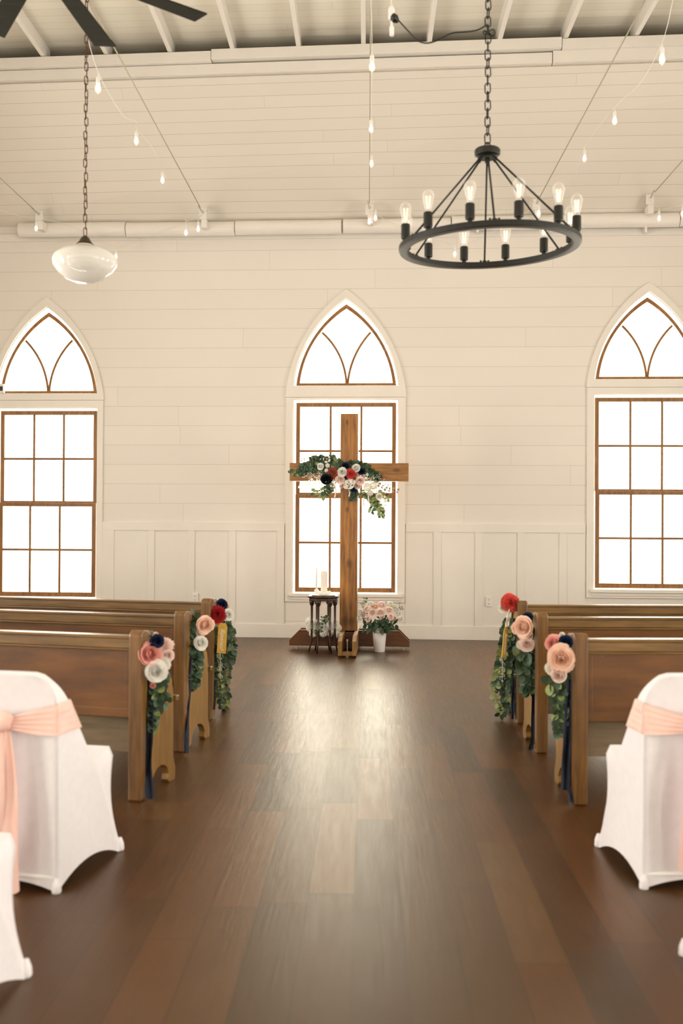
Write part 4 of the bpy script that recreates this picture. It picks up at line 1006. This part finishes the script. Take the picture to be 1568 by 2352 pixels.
# ================================================================== CHAIRS
def chair(label, sgn, B, Fp, tail=True):
    """sgn +1: given feet are the chair's right-hand feet; B rear foot, Fp front foot (world)"""
    bw, fw = 0.205, 0.25
    d = (Fp - B).to_2d(); Ld = d.length; Lr = math.sqrt(max(0.1, Ld * Ld - (fw - bw) ** 2))
    ang_l = math.atan2(Lr, sgn * (fw - bw)); ang_w = math.atan2(d.y, d.x); rot = ang_w - ang_l
    lb = Vector((sgn * bw, 0)); rl = Vector((lb.x * math.cos(rot) - lb.y * math.sin(rot), lb.x * math.sin(rot) + lb.y * math.cos(rot)))
    t = thing('folding_chair', label, 'chair', (B.x - rl.x, B.y - rl.y, 0), rot, 'covered folding chairs behind the pews')
    H, zs, yf = 0.835, 0.455, Lr
    def lerp(a, b, f): return a + (b - a) * f
    def wtop(z):
        w0 = 0.205 + 0.004 * math.sin(z * 3)
        s = (z - 0.69) / (H - 0.69)
        if s > 0: w0 -= 0.10 * (1 - math.sqrt(max(0, 1 - min(1, s) ** 2)))
        return w0
    def Rr(z): return (wtop(z) if z > .69 else lerp(bw + 0.0, 0.205, z / .69), 0.02 - 0.012 * z)                     # rear edge (x,y) at height z
    def Pp(z):
        f = z / H; y = lerp(yf - 0.03, 0.045, min(1, f * 1.02)); 
        x = fw + 0.004 * math.sin(PI * min(1, f / 0.5)) if f < .5 else lerp(fw, 0.214, (f - .5) / .326) if f < .826 else wtop(z) + 0.004
        return (x, y)
    def Ff(z):
        f = z / zs; return (lerp(fw, 0.225, f) - 0.03 * math.sin(PI * f) * 0.6 - 0.022 * max(0, (f - .9) / .1) ** 2, lerp(yf, yf - 0.03, f) - 0.03 * math.sin(PI * f))
    bm = NB()
    NVt = 26
    zz = lambda v: H * (v ** 0.9)
    def hem(u, v, h): return h * 4 * u * (1 - u) * (1 - v) ** 3
    ac = lambda v: H * (1 - (1 - v) ** 1.45)
    def back(u, v):
        z = ac(v); x, y = Rr(z); s = 2 * u - 1
        e = s * x
        return (e, y + 0.02 * (1 - s * s) * math.sin(PI * min(1, z / H)) + 0.012 * (1 - s * s) * (z > 0), z + (1 - abs(s) ** 3) * 0.0 + hem(u, v, 0.04))
    grid(bm, back, 16, NVt)
    for sg in (-1, 1):
        def side(u, v):
            z = ac(v); a = Rr(z); b = Pp(z)
            x = lerp(a[0], b[0], u); y = lerp(a[1], b[1], u)
            x -= 0.012 * math.sin(PI * u) * math.sin(PI * min(1, z / 0.6)) * (1 if z < .6 else 0)
            return (sg * x, y, z + hem(u, v, 0.062) + 0.012 * math.sin(PI * u) * max(0, (z - .62) / (H - .62)) ** 2)
        grid(bm, side, 12, NVt)
        def sidef(u, v):
            z = zs * v; a = Pp(z); b = Ff(z)
            return (sg * (lerp(a[0], b[0], u) - 0.012 * math.sin(PI * u) * v), lerp(a[1], b[1], u), z)
        grid(bm, sidef, 8, 12)
    def seat(u, v):
        a = Pp(zs); b = Ff(zs); s = 2 * u - 1
        x = lerp(a[0], b[0], v); y = lerp(a[1], b[1], v)
        return (s * x, y, zs + 0.012 * (1 - s ** 4) * (1 - (2 * v - 1) ** 4))
    grid(bm, seat, 12, 8)
    def front(u, v):
        z = zs * v; x, y = Ff(z); s = 2 * u - 1
        return (s * x, y - 0.02 * (1 - s * s), z + hem(u, v, 0.12))
    grid(bm, front, 12, 12)
    def fback(u, v):
        z = lerp(zs, H, 1 - (1 - v) ** 1.45); x, y = Pp(z); s = 2 * u - 1
        return (s * x, y - 0.008 * (1 - s * s) * 0, z)
    grid(bm, fback, 16, 12)
    def cap(u, v):
        a = Rr(H); b = Pp(H); s = 2 * u - 1
        yb = a[1] + 0.012 * (1 - s * s)
        return (s * lerp(a[0], b[0], v), lerp(yb, b[1], v), H + 0.012 * math.sin(PI * v))
    grid(bm, cap, 16, 4)
    bmesh.ops.remove_doubles(bm, verts=bm.verts, dist=0.0012)
    bmesh.ops.recalc_face_normals(bm, faces=bm.faces)
    obj('stretch_cover', bm, M['cover'], t, world=False, smooth=True)
    for sg in (-1, 1):
        for (x, y) in ((bw, 0.02), (fw, yf - 0.01)):
            bm = NB(); lathe(bm, [(0.016, 0.0), (0.019, 0.006), (0.017, 0.03), (0.008, 0.055)], (sg * x * 0.985, y, 0), 12)
            obj('foot', bm, M['cover'], t, world=False, smooth=True)
    bm = NB(); tube(bm, [(-bw, 0.03, 0.055), (bw, 0.03, 0.055)], 0.009, 8); obj('cross_bar', bm, M['enamel'], t, world=False, smooth=True)
    # blush sash band, front and back
    bm = NB()
    zc = 0.66
    def band(u, v):
        s = 2 * u - 1
        hh = lerp(0.022, 0.062, min(1, abs(s) ** 0.8)); z = zc - 0.012 * (1 - abs(s)) + (v - 0.5) * 2 * hh + 0.01 * s * s
        x, y = Rr(min(z, H)); x += 0.006
        fold = 0.006 * math.sin(v * 15 + s * 2) * (0.4 + 0.6 * (1 - abs(s))) + 0.0
        return (s * x, y - 0.010 + 0.03 * (1 - s * s) * math.sin(PI * min(1, z / H)) * 0.35 - abs(fold) - 0.0 - 0.012 * (1 - abs(s)), z)
    grid(bm, band, 30, 16)
    for sg in (-1, 1):
        def wrap(u, v):
            z = zc + (v - 0.5) * 2 * 0.062 + 0.01; a = Rr(z); b = Pp(z)
            fo = abs(0.0024 * math.sin(v * 15 + 2 * sg))
            return (sg * (lerp(a[0], b[0], u) + 0.006 + 0.003 * abs(math.sin(v * 15)) * math.sin(PI * u)), lerp(a[1] - 0.010 - fo, b[1] + 0.01, u), z)
        grid(bm, wrap, 5, 16)
    def bandf(u, v):
        s = 2 * u - 1; z = zc + (v - 0.5) * 2 * 0.062 + 0.01; x, y = Pp(z); return (s * (x + .006), y + 0.01, z)
    grid(bm, bandf, 16, 8)
    bmesh.ops.remove_doubles(bm, verts=bm.verts, dist=0.002)
    obj('sash_band', bm, M['sash_f'], t, world=False, smooth=True)
    bm = NB()
    bmesh.ops.create_uvsphere(bm, u_segments=20, v_segments=14, radius=1.0)
    for v in bm.verts:
        a = math.atan2(v.co.z, v.co.x); k = 1 + 0.08 * math.sin(5 * a + 2 * v.co.y)
        v.co = Vector((v.co.x * 0.038 * k, v.co.y * 0.024 - 0.025, zc + 0.0 + v.co.z * 0.042 * k + 0.25 * 0.03 * v.co.x))
    obj('sash_knot', bm, M['sash_f'], t, world=False, smooth=True)
    for j, (x0, x1, zl, wd) in enumerate(((0.015, 0.035, 0.02, 0.085), (-0.015, -0.04, 0.09, 0.085))):
        bm = NB(); ph = 1.7 * j
        def tailf(u, v):
            s = 2 * u - 1; z = lerp(zc - 0.01, zl - 0.02 * (1 - s * s) * v, v); wv = wd * (0.25 + 0.75 * min(1, v * 2.2) ** 0.7) * 0.5
            return (lerp(x0, x1, v) + s * wv, -0.028 + 0.006 * math.sin(s * 5 + ph) * (1 - 0.3 * v) - 0.004 * j + 0.008 * math.sin(v * 6 + ph), z)
        grid(bm, tailf, 10, 24)
        obj('sash_tail', bm, M['sash_f'], t, world=False, smooth=True)
    return t
c1 = chair('white covered chair with blush sash at the left behind the nearest pew', 1, G(126, 2056), G(279, 1951))
c2 = chair('white covered chair with blush sash at the right behind the nearest pew', -1, G(1480, 2046), G(1371, 1942))
f3 = G(66, 2240); d_ = (G(279, 1951) - G(126, 2056))
c3 = chair('white covered chair cut off by the bottom left edge of the photo', 1, f3 - d_ * 1.0, f3)
f4 = G(1566, 2192); d_ = (G(1371, 1942) - G(1480, 2046))
c4 = chair('white covered chair showing only a corner at the right edge', -1, f4 - d_, f4)

# ================================================================== CHANDELIER
DY = 5.4
cc = U(1123, 566, DY); kd = DY / F
R0 = 196 * kd
ch = thing('chandelier', 'black wagon wheel chandelier with filament bulbs hanging on a chain', 'chandelier', cc)
tiltm = Matrix.Rotation(math.radians(2.2), 3, 'Y') @ Matrix.Rotation(math.radians(-1.5), 3, 'X')
tiltm = Matrix.Rotation(math.radians(-1.6), 3, 'Y') @ Matrix.Rotation(math.radians(1.8), 3, 'X')
def T(p): return tiltm @ Vector(p)
bm = NB(); hw_, hh_ = 0.024, 0.017
prof = [(R0 + hw_, -hh_), (R0 + hw_, hh_), (R0 - hw_, hh_), (R0 - hw_, -hh_)]
rings = []
for j in range(72):
    a = 2 * PI * j / 72; rings.append([bm.verts.new(T((r * math.cos(a), r * math.sin(a), z))) for r, z in prof])
for j in range(72):
    A, B = rings[j], rings[(j + 1) % 72]
    for k in range(4):
        f = bm.faces.new((A[k], A[(k + 1) % 4], B[(k + 1) % 4], B[k]))
bmesh.ops.recalc_face_normals(bm, faces=bm.faces)
obj('ring', bm, M['black'], ch, world=False, bevel=0.005)
hub = Vector((U(1119, 352, DY).x - cc.x, 0, U(1119, 352, DY).z - cc.z)); 
bm = NB(); lathe(bm, [(0.05, -0.028), (0.055, -0.022), (0.068, -0.014), (0.07, 0.014), (0.064, 0.022), (0.02, 0.026), (0.014, 0.032)], hub, 28); lathe(bm, [(0.012, -0.055), (0.014, -0.03)], hub, 10)
obj('hub', bm, M['black'], ch, world=False, bevel=0.002)
bm = NB(); tube(bm, [hub + Vector((0.014 * math.cos(a), 0, 0.045 + 0.014 * math.sin(a))) for a in [2 * PI * j / 12 for j in range(12)]], 0.0035, 6, closed=True); obj('loop', bm, M['black'], ch, world=False)
for k in range(6):
    a = math.radians(28 + 60 * k)
    bm = NB(); q = T((R0 * math.cos(a), R0 * math.sin(a), 0.02)); h0 = hub + Vector((0.035 * math.cos(a), 0.035 * math.sin(a), -0.02))
    tube(bm, [h0, q], 0.0055, 8); tube(bm, [h0 - (q - h0).normalized() * 0.0, h0 + (q - h0).normalized() * 0.025], 0.009, 8)
    b0 = T((R0 * math.cos(a), R0 * math.sin(a), hh_)); 
    obj('rod', bm, M['black'], ch, world=False, smooth=True)
    bm = NB(); 
    for dd in (-0.022, 0.022):
        p_ = b0 + Vector((-math.sin(a) * dd, math.cos(a) * dd, 0)); lathe(bm, [(0.006, 0.0), (0.006, 0.012)], p_, 8)
    box(bm, b0.x - 0.012, b0.x + 0.012, b0.y - 0.012, b0.y + 0.012, b0.z, b0.z + 0.008); obj('rod_bracket', bm, M['black'], ch, world=False)
for k in range(12):
    a = math.radians(13 + 30 * k); b0 = T((R0 * math.cos(a), R0 * math.sin(a), hh_))
    bm = NB(); lathe(bm, [(0.012, -0.002), (0.012, 0.012), (0.022, 0.014), (0.0235, 0.02), (0.0235, 0.088), (0.021, 0.094)], b0, 20)
    so = obj('candle_socket', bm, M['black'], ch, world=False, bevel=0.0015)
    z0 = b0.z + 0.092
    bm = NB(); lathe(bm, [(0.013, 0), (0.016, 0.014), (0.024, 0.045), (0.031, 0.075), (0.032, 0.088), (0.026, 0.105), (0.012, 0.117), (0.002, 0.121)], (b0.x, b0.y, z0), 20)
    bl = obj('bulb', bm, M['bulbglass'], so, world=False, smooth=True)
    bm = NB()
    for j in range(6):
        aa = 2 * PI * j / 6; tube(bm, [(b0.x + 0.006 * math.cos(aa), b0.y + 0.006 * math.sin(aa), z0 + 0.022), (b0.x + 0.012 * math.cos(aa), b0.y + 0.012 * math.sin(aa), z0 + 0.085)], 0.0011, 5)
    obj('filament', bm, M['filament'], bl, world=False)
def chain(bm, x, y, z0, z1, link, wd, r, dx=0.0):
    n_ = int((z1 - z0) / (link * 0.78))
    for i in range(n_):
        zc_ = z0 + link * 0.5 + i * (z1 - z0 - link) / max(1, n_ - 1)
        rot = (PI / 2) * (i % 2) + 0.35 * math.sin(i * 0.9); hl = link / 2 - wd / 2; pts = []
        for j in range(14):
            a = 2 * PI * j / 14; u = wd / 2 * math.cos(a); v = (hl if math.sin(a) > 0 else -hl) + wd / 2 * math.sin(a)
            pts.append((x + u * math.cos(rot) + dx * math.sin(i * 1.7), y + u * math.sin(rot), zc_ + v))
        tube(bm, pts, r, 5, closed=True)
bm = NB(); chain(bm, hub.x, hub.y, hub.z + 0.05, z_j + JH - cc.z, 0.058, 0.030, 0.0036, 0.001)
obj('chain', bm, M['black'], ch, world=False, smooth=True)
bm = NB(); lathe(bm, [(0.065, -0.03), (0.07, 0.0)], (hub.x, hub.y, z_j + JH - cc.z), 24); obj('ceiling_plate', bm, M['black'], ch, world=False)

# black cable and white inline socket
def W3(px, py): return U(px, py, DY)
bm = NB()
pts = [W3(912, 44), (W3(925, 58)), W3(945, 80), W3(962, 96), W3(975, 101), W3(995, 97), W3(1015, 87), W3(1035, 75), W3(1060, 74), W3(1085, 72), W3(1103, 68), W3(1112, 60), W3(1120, 55)]
P = path_pts(pts, 40); P = [sum((P[max(0, min(39, i + d))] for d in range(-2, 3)), Vector()) / 5 for i in range(40)]
tube(bm, P, 0.0042, 6)
loop = [W3(1119 + 13 * math.cos(a) + 3, 80 + 9 * math.sin(2 * a) * .6 - 3) + Vector((0, 0.012 * math.sin(a) - .01, 0)) for a in [2 * PI * j / 24 for j in range(24)]]
tube(bm, loop, 0.004, 6, closed=True)
cab = thing('power_cable', 'black power cable looped from the chandelier chain to the white socket', 'cable', W3(1000, 90))
obj('cord', bm, M['black'], cab, smooth=True)
bm = NB(); a = W3(900, 38); b = W3(914, 50); tube(bm, [a, a.lerp(b, .5), b], [0.022, 0.024, 0.010], 10); obj('plug', bm, M['black'], cab)
t_ = thing('white_socket_adapter', 'white plastic socket adapter hanging beside the black plug', 'socket', W3(899, 40))
bm = NB(); a = W3(898.5, 14); b = W3(899, 46); tube(bm, [a, a.lerp(b, .2), a.lerp(b, .9), b], [0.009, 0.017, 0.018, 0.012], 12); obj('adapter', bm, M['plastic'], t_)
bm = NB(); a = W3(899, 46); b = W3(899.5, 82); tube(bm, [a, a.lerp(b, .4), a.lerp(b, .45), b], [0.006, 0.007, 0.013, 0.012], 12); obj('plug_end', bm, M['plastic'], t_)
bm = NB(); a = W3(898.5, 16); tube(bm, [a, Vector((a.x, a.y, z_j + JH))], 0.003, 6); obj('cord', bm, M['cord'], t_)

# ================================================================== PENDANT GLOBE
PY = 6.1; kp = PY / F
pp = U(195, 600, PY)
pd = thing('pendant_lamp', 'milky glass schoolhouse globe pendant on a brown chain at upper left', 'lamp', pp)
def zz_(py): return U(195, py, PY).z
bm = NB()
prof = [(20, 562), (24, 566), (38, 571), (60, 580), (72, 590), (75, 600), (73, 611), (62, 626), (45, 639), (25, 647), (6, 650)]
lathe(bm, [(r * kp, zz_(y)) for r, y in reversed(prof)], (pp.x, PY, 0), 48, cap0=True, cap1=False)
obj('glass_globe', bm, M['milk'], pd, smooth=True)
bm = NB(); lathe(bm, [(r * kp, zz_(y)) for r, y in ((14, 622), (40, 612), (44, 598), (30, 586), (12, 582))], (pp.x, PY, 0), 32); obj('inner_glass', bm, M['milk'], pd, smooth=True)
bm = NB(); lathe(bm, [(r * kp, zz_(y)) for r, y in ((22, 567), (21, 562), (14, 555), (9, 546), (5, 543), (2, 541))], (pp.x, PY, 0), 28); obj('fitter_cap', bm, M['brass'], pd, smooth=True)
bm = NB(); chain(bm, pp.x, PY, zz_(543), z_j + JH, 0.055, 0.020, 0.0030, 0.003); obj('chain', bm, M['rust'], pd, smooth=True)
# ================================================================== CEILING FAN
FZ = 3.95
fc = G(92, -95, FZ)
fan = thing('ceiling_fan', 'dark many bladed ceiling fan cut off by the top left corner', 'fan', fc)
tips = [G(247, 113, FZ), G(447, 35, FZ), G(-62, 150, FZ)]
angs = sorted([math.atan2((t - fc).y, (t - fc).x) for t in tips]); rads = [(t - fc).to_2d().length for t in tips]
print('fan', fc, [math.degrees(a) for a in angs], rads)
RF = (rads[0] + rads[1]) / 2
a_list = [math.atan2((tips[1] - fc).y, (tips[1] - fc).x), math.atan2((tips[0] - fc).y, (tips[0] - fc).x)]
step = abs(a_list[1] - a_list[0]); nb = max(5, round(2 * PI / step)); print('blades', nb)
aB, aA = a_list; aC = math.atan2((tips[2] - fc).y, (tips[2] - fc).x)
sgn_ = 1 if (aA - aB) > 0 else -1
while (aC - aA) * sgn_ < 0: aC += sgn_ * 2 * PI
rest = 2 * PI - abs(aC - aB); nrest = max(1, round(rest / step)) - 1
FAN_A = [aB, aA, aC] + [aC + sgn_ * rest * (k + 1) / (nrest + 1) for k in range(nrest)]
for a in FAN_A:
    bm = NB()
    v = box(bm, 0.16, RF, -0.06, 0.06, -0.004, 0.004)
    for x in bm.verts:
        if x.co.x < 0.3: x.co.y *= 0.7
        x.co.z += x.co.y * 0.08
    bmesh.ops.rotate(bm, verts=bm.verts, cent=(0, 0, 0), matrix=Matrix.Rotation(a, 3, 'Z'))
    obj('blade', bm, M['fan'], fan, world=False, bevel=0.002)
bm = NB(); lathe(bm, [(0.02, -0.07), (0.10, -0.06), (0.15, -0.02), (0.16, 0.03), (0.12, 0.09), (0.03, 0.12)], (0, 0, 0), 32); obj('motor_housing', bm, M['black'], fan, world=False, smooth=True)
bm = NB(); lathe(bm, [(0.014, 0.1), (0.014, z_j + JH - FZ)], (0, 0, 0), 12); lathe(bm, [(0.07, z_j + JH - FZ - 0.06), (0.08, z_j + JH - FZ)], (0, 0, 0), 20); obj('down_rod', bm, M['black'], fan, world=False)

# ================================================================== TIE WIRES AND STRING LIGHTS
WB = [(90, 496, 'at the far left'), (466, 492, 'left of the cross'), (848, 482, 'above the cross'), (1232, 470, 'behind the chandelier'), (1492, 458, 'at the far right')]
wz = []
for px, py, lab in WB:
    YB = 11.72
    p = U(px, py, YB)
    zs_ = z_top + (WY - YB) * math.tan(SL)
    t_ = thing('wire_bracket', 'white angle bracket for the tie wire ' + lab, 'bracket', p, group='tie wire brackets')
    bm = NB(); box(bm, p.x - 0.045, p.x + 0.045, YB - 0.01, YB + 0.002, p.z - 0.06, p.z + 0.06); box(bm, p.x - 0.045, p.x + 0.045, YB, YB + 0.06, p.z + 0.05, p.z + 0.06)
    box(bm, p.x - 0.02, p.x + 0.045, YB, WY - 0.1, p.z - 0.16, p.z - 0.06)
    obj('plate', bm, M['trim'], t_, bevel=0.002)
    bm = NB(); tube(bm, [p + Vector((0, -0.01, .01)), p + Vector((-0.01, -0.22, 0.03))], [0.006, 0.009], 8); tube(bm, [p + Vector((0.015, -0.01, 0.02)), p + Vector((0.015, -0.1, 0.02))], 0.004, 6); obj('turnbuckle', bm, M['steel'], t_)
    e = p + Vector((0, 0, 0.02)); dirn = Vector((math.sin(FLOOR_ROT), -math.cos(FLOOR_ROT), 0))
    bm = NB(); tube(bm, [e + dirn * 0.2, e + dirn * (YB - REAR_Y)], 0.0052, 6)
    tag(obj('tie_wire', bm, M['wire']), 'straight steel tie wire running along the nave from the bracket ' + lab, 'wire', 'tie wires')
    wz.append((p, e, dirn))

def bulb(parent, px, py, Y, tip=None, s=1.0):
    """bulb centre at photo (px,py); returns the cord attachment point"""
    c = U(px, py, Y)
    bm = NB(); lathe(bm, [(0.013 * s, 0.022 * s), (0.016 * s, 0.03 * s), (0.016 * s, 0.066 * s), (0.006 * s, 0.08 * s), (0.003 * s, 0.11 * s)], c, 12)
    so = obj('bulb_socket', bm, M['plastic'], parent, smooth=True)
    bm = NB(); lathe(bm, [(0.011 * s, 0.028 * s), (0.018 * s, 0.012 * s), (0.0235 * s, -0.012 * s), (0.021 * s, -0.032 * s), (0.009 * s, -0.045 * s), (0.003 * s, -0.052 * s)], c, 16)
    b_ = obj('bulb', bm, M['bulbglass'], so, smooth=True)
    bm = NB(); lathe(bm, [(0.006 * s, 0.02 * s), (0.013 * s, 0.005 * s), (0.015 * s, -0.014 * s), (0.008 * s, -0.032 * s)], c, 12)
    obj('glowing_filament', bm, M['glow'], b_, smooth=True)
    return c + Vector((0, 0, 0.11 * s))
def string(label, seq, loc, Y0=None):
    """seq of ('b',px,py,Y) bulbs and ('p',px,py,Y) cord points"""
    t = thing('string_lights', label, 'string lights', loc, group='white festoon strings')
    P = []
    for q in seq:
        if q[0] == 'b':
            s = q[4] if len(q) > 4 else 1.0
            P.append(bulb(t, q[1], q[2], q[3], s=s))
        else: P.append(U(q[1], q[2], q[3]))
    # gentle smoothing through Catmull-Rom
    out = []
    for i in range(len(P) - 1):
        a, b, c, d = P[max(0, i - 1)], P[i], P[i + 1], P[min(len(P) - 1, i + 2)]
        for k in range(6):
            u = k / 6
            out.append(0.5 * ((2 * b) + (c - a) * u + (2 * a - 5 * b + 4 * c - d) * u * u + (3 * b - a - 3 * c + d) * u ** 3))
    out.append(P[-1])
    bm = NB(); tube(bm, out, 0.0028, 5); obj('cord', bm, M['cord'], t, smooth=True)
string('white bulb string hanging along the left tie wire', [('p', 190, 40, 6.2), ('b', 225, 200, 7.2), ('p', 280, 262, 8.2), ('p', 312, 280, 8.9), ('b', 313, 322, 9.0), ('p', 350, 340, 9.6), ('b', 373, 412, 10.2), ('p', 400, 450, 10.9), ('p', 425, 500, 11.4), ('b', 427, 533, 11.5), ('b', 455, 524, 11.6), ('p', 466, 490, 11.68)], U(313, 300, 9))
string('white bulb string hanging straight above the cross', [('p', 850, -40, 6.0), ('b', 854, 150, 7.2), ('b', 852, 294, 9.0), ('b', 853, 374, 10.2), ('p', 850, 430, 10.9), ('b', 862, 499, 11.55), ('b', 848, 507, 11.6), ('p', 849, 485, 11.68)], U(852, 300, 9))
string('white bulb string at upper right beside the right tie wire', [('p', 1545, 0, 6.2), ('b', 1520, 133, 7.2), ('p', 1470, 190, 8.0), ('b', 1411, 275, 9.0), ('b', 1342, 362, 10.2), ('p', 1310, 425, 10.9), ('b', 1237, 488, 11.6), ('p', 1232, 468, 11.68)], U(1411, 250, 9))
string('white bulb string sagging along the wall top behind the globe lamp', [('p', -40, 470, 11.5), ('p', 40, 495, 11.6), ('b', 83, 523, 11.62), ('p', 140, 512, 11.65), ('p', 205, 537, 11.7), ('b', 266, 588, 11.7), ('p', 330, 548, 11.7), ('p', 400, 520, 11.68), ('p', 462, 495, 11.65)], U(83, 500, 11.6))
string('white bulb string sagging along the wall top behind the chandelier', [('p', 850, 485, 11.66), ('p', 900, 512, 11.68), ('p', 960, 535, 11.7), ('b', 1044, 582, 11.7), ('p', 1110, 545, 11.7), ('p', 1180, 505, 11.68), ('p', 1230, 475, 11.66)], U(1044, 560, 11.7))
string('white bulb string at the right edge below the far right bracket', [('p', 1492, 458, 11.66), ('b', 1513, 500, 11.68), ('p', 1535, 478, 11.7), ('b', 1567, 490, 11.68), ('p', 1600, 440, 11.6)], U(1513, 480, 11.68))
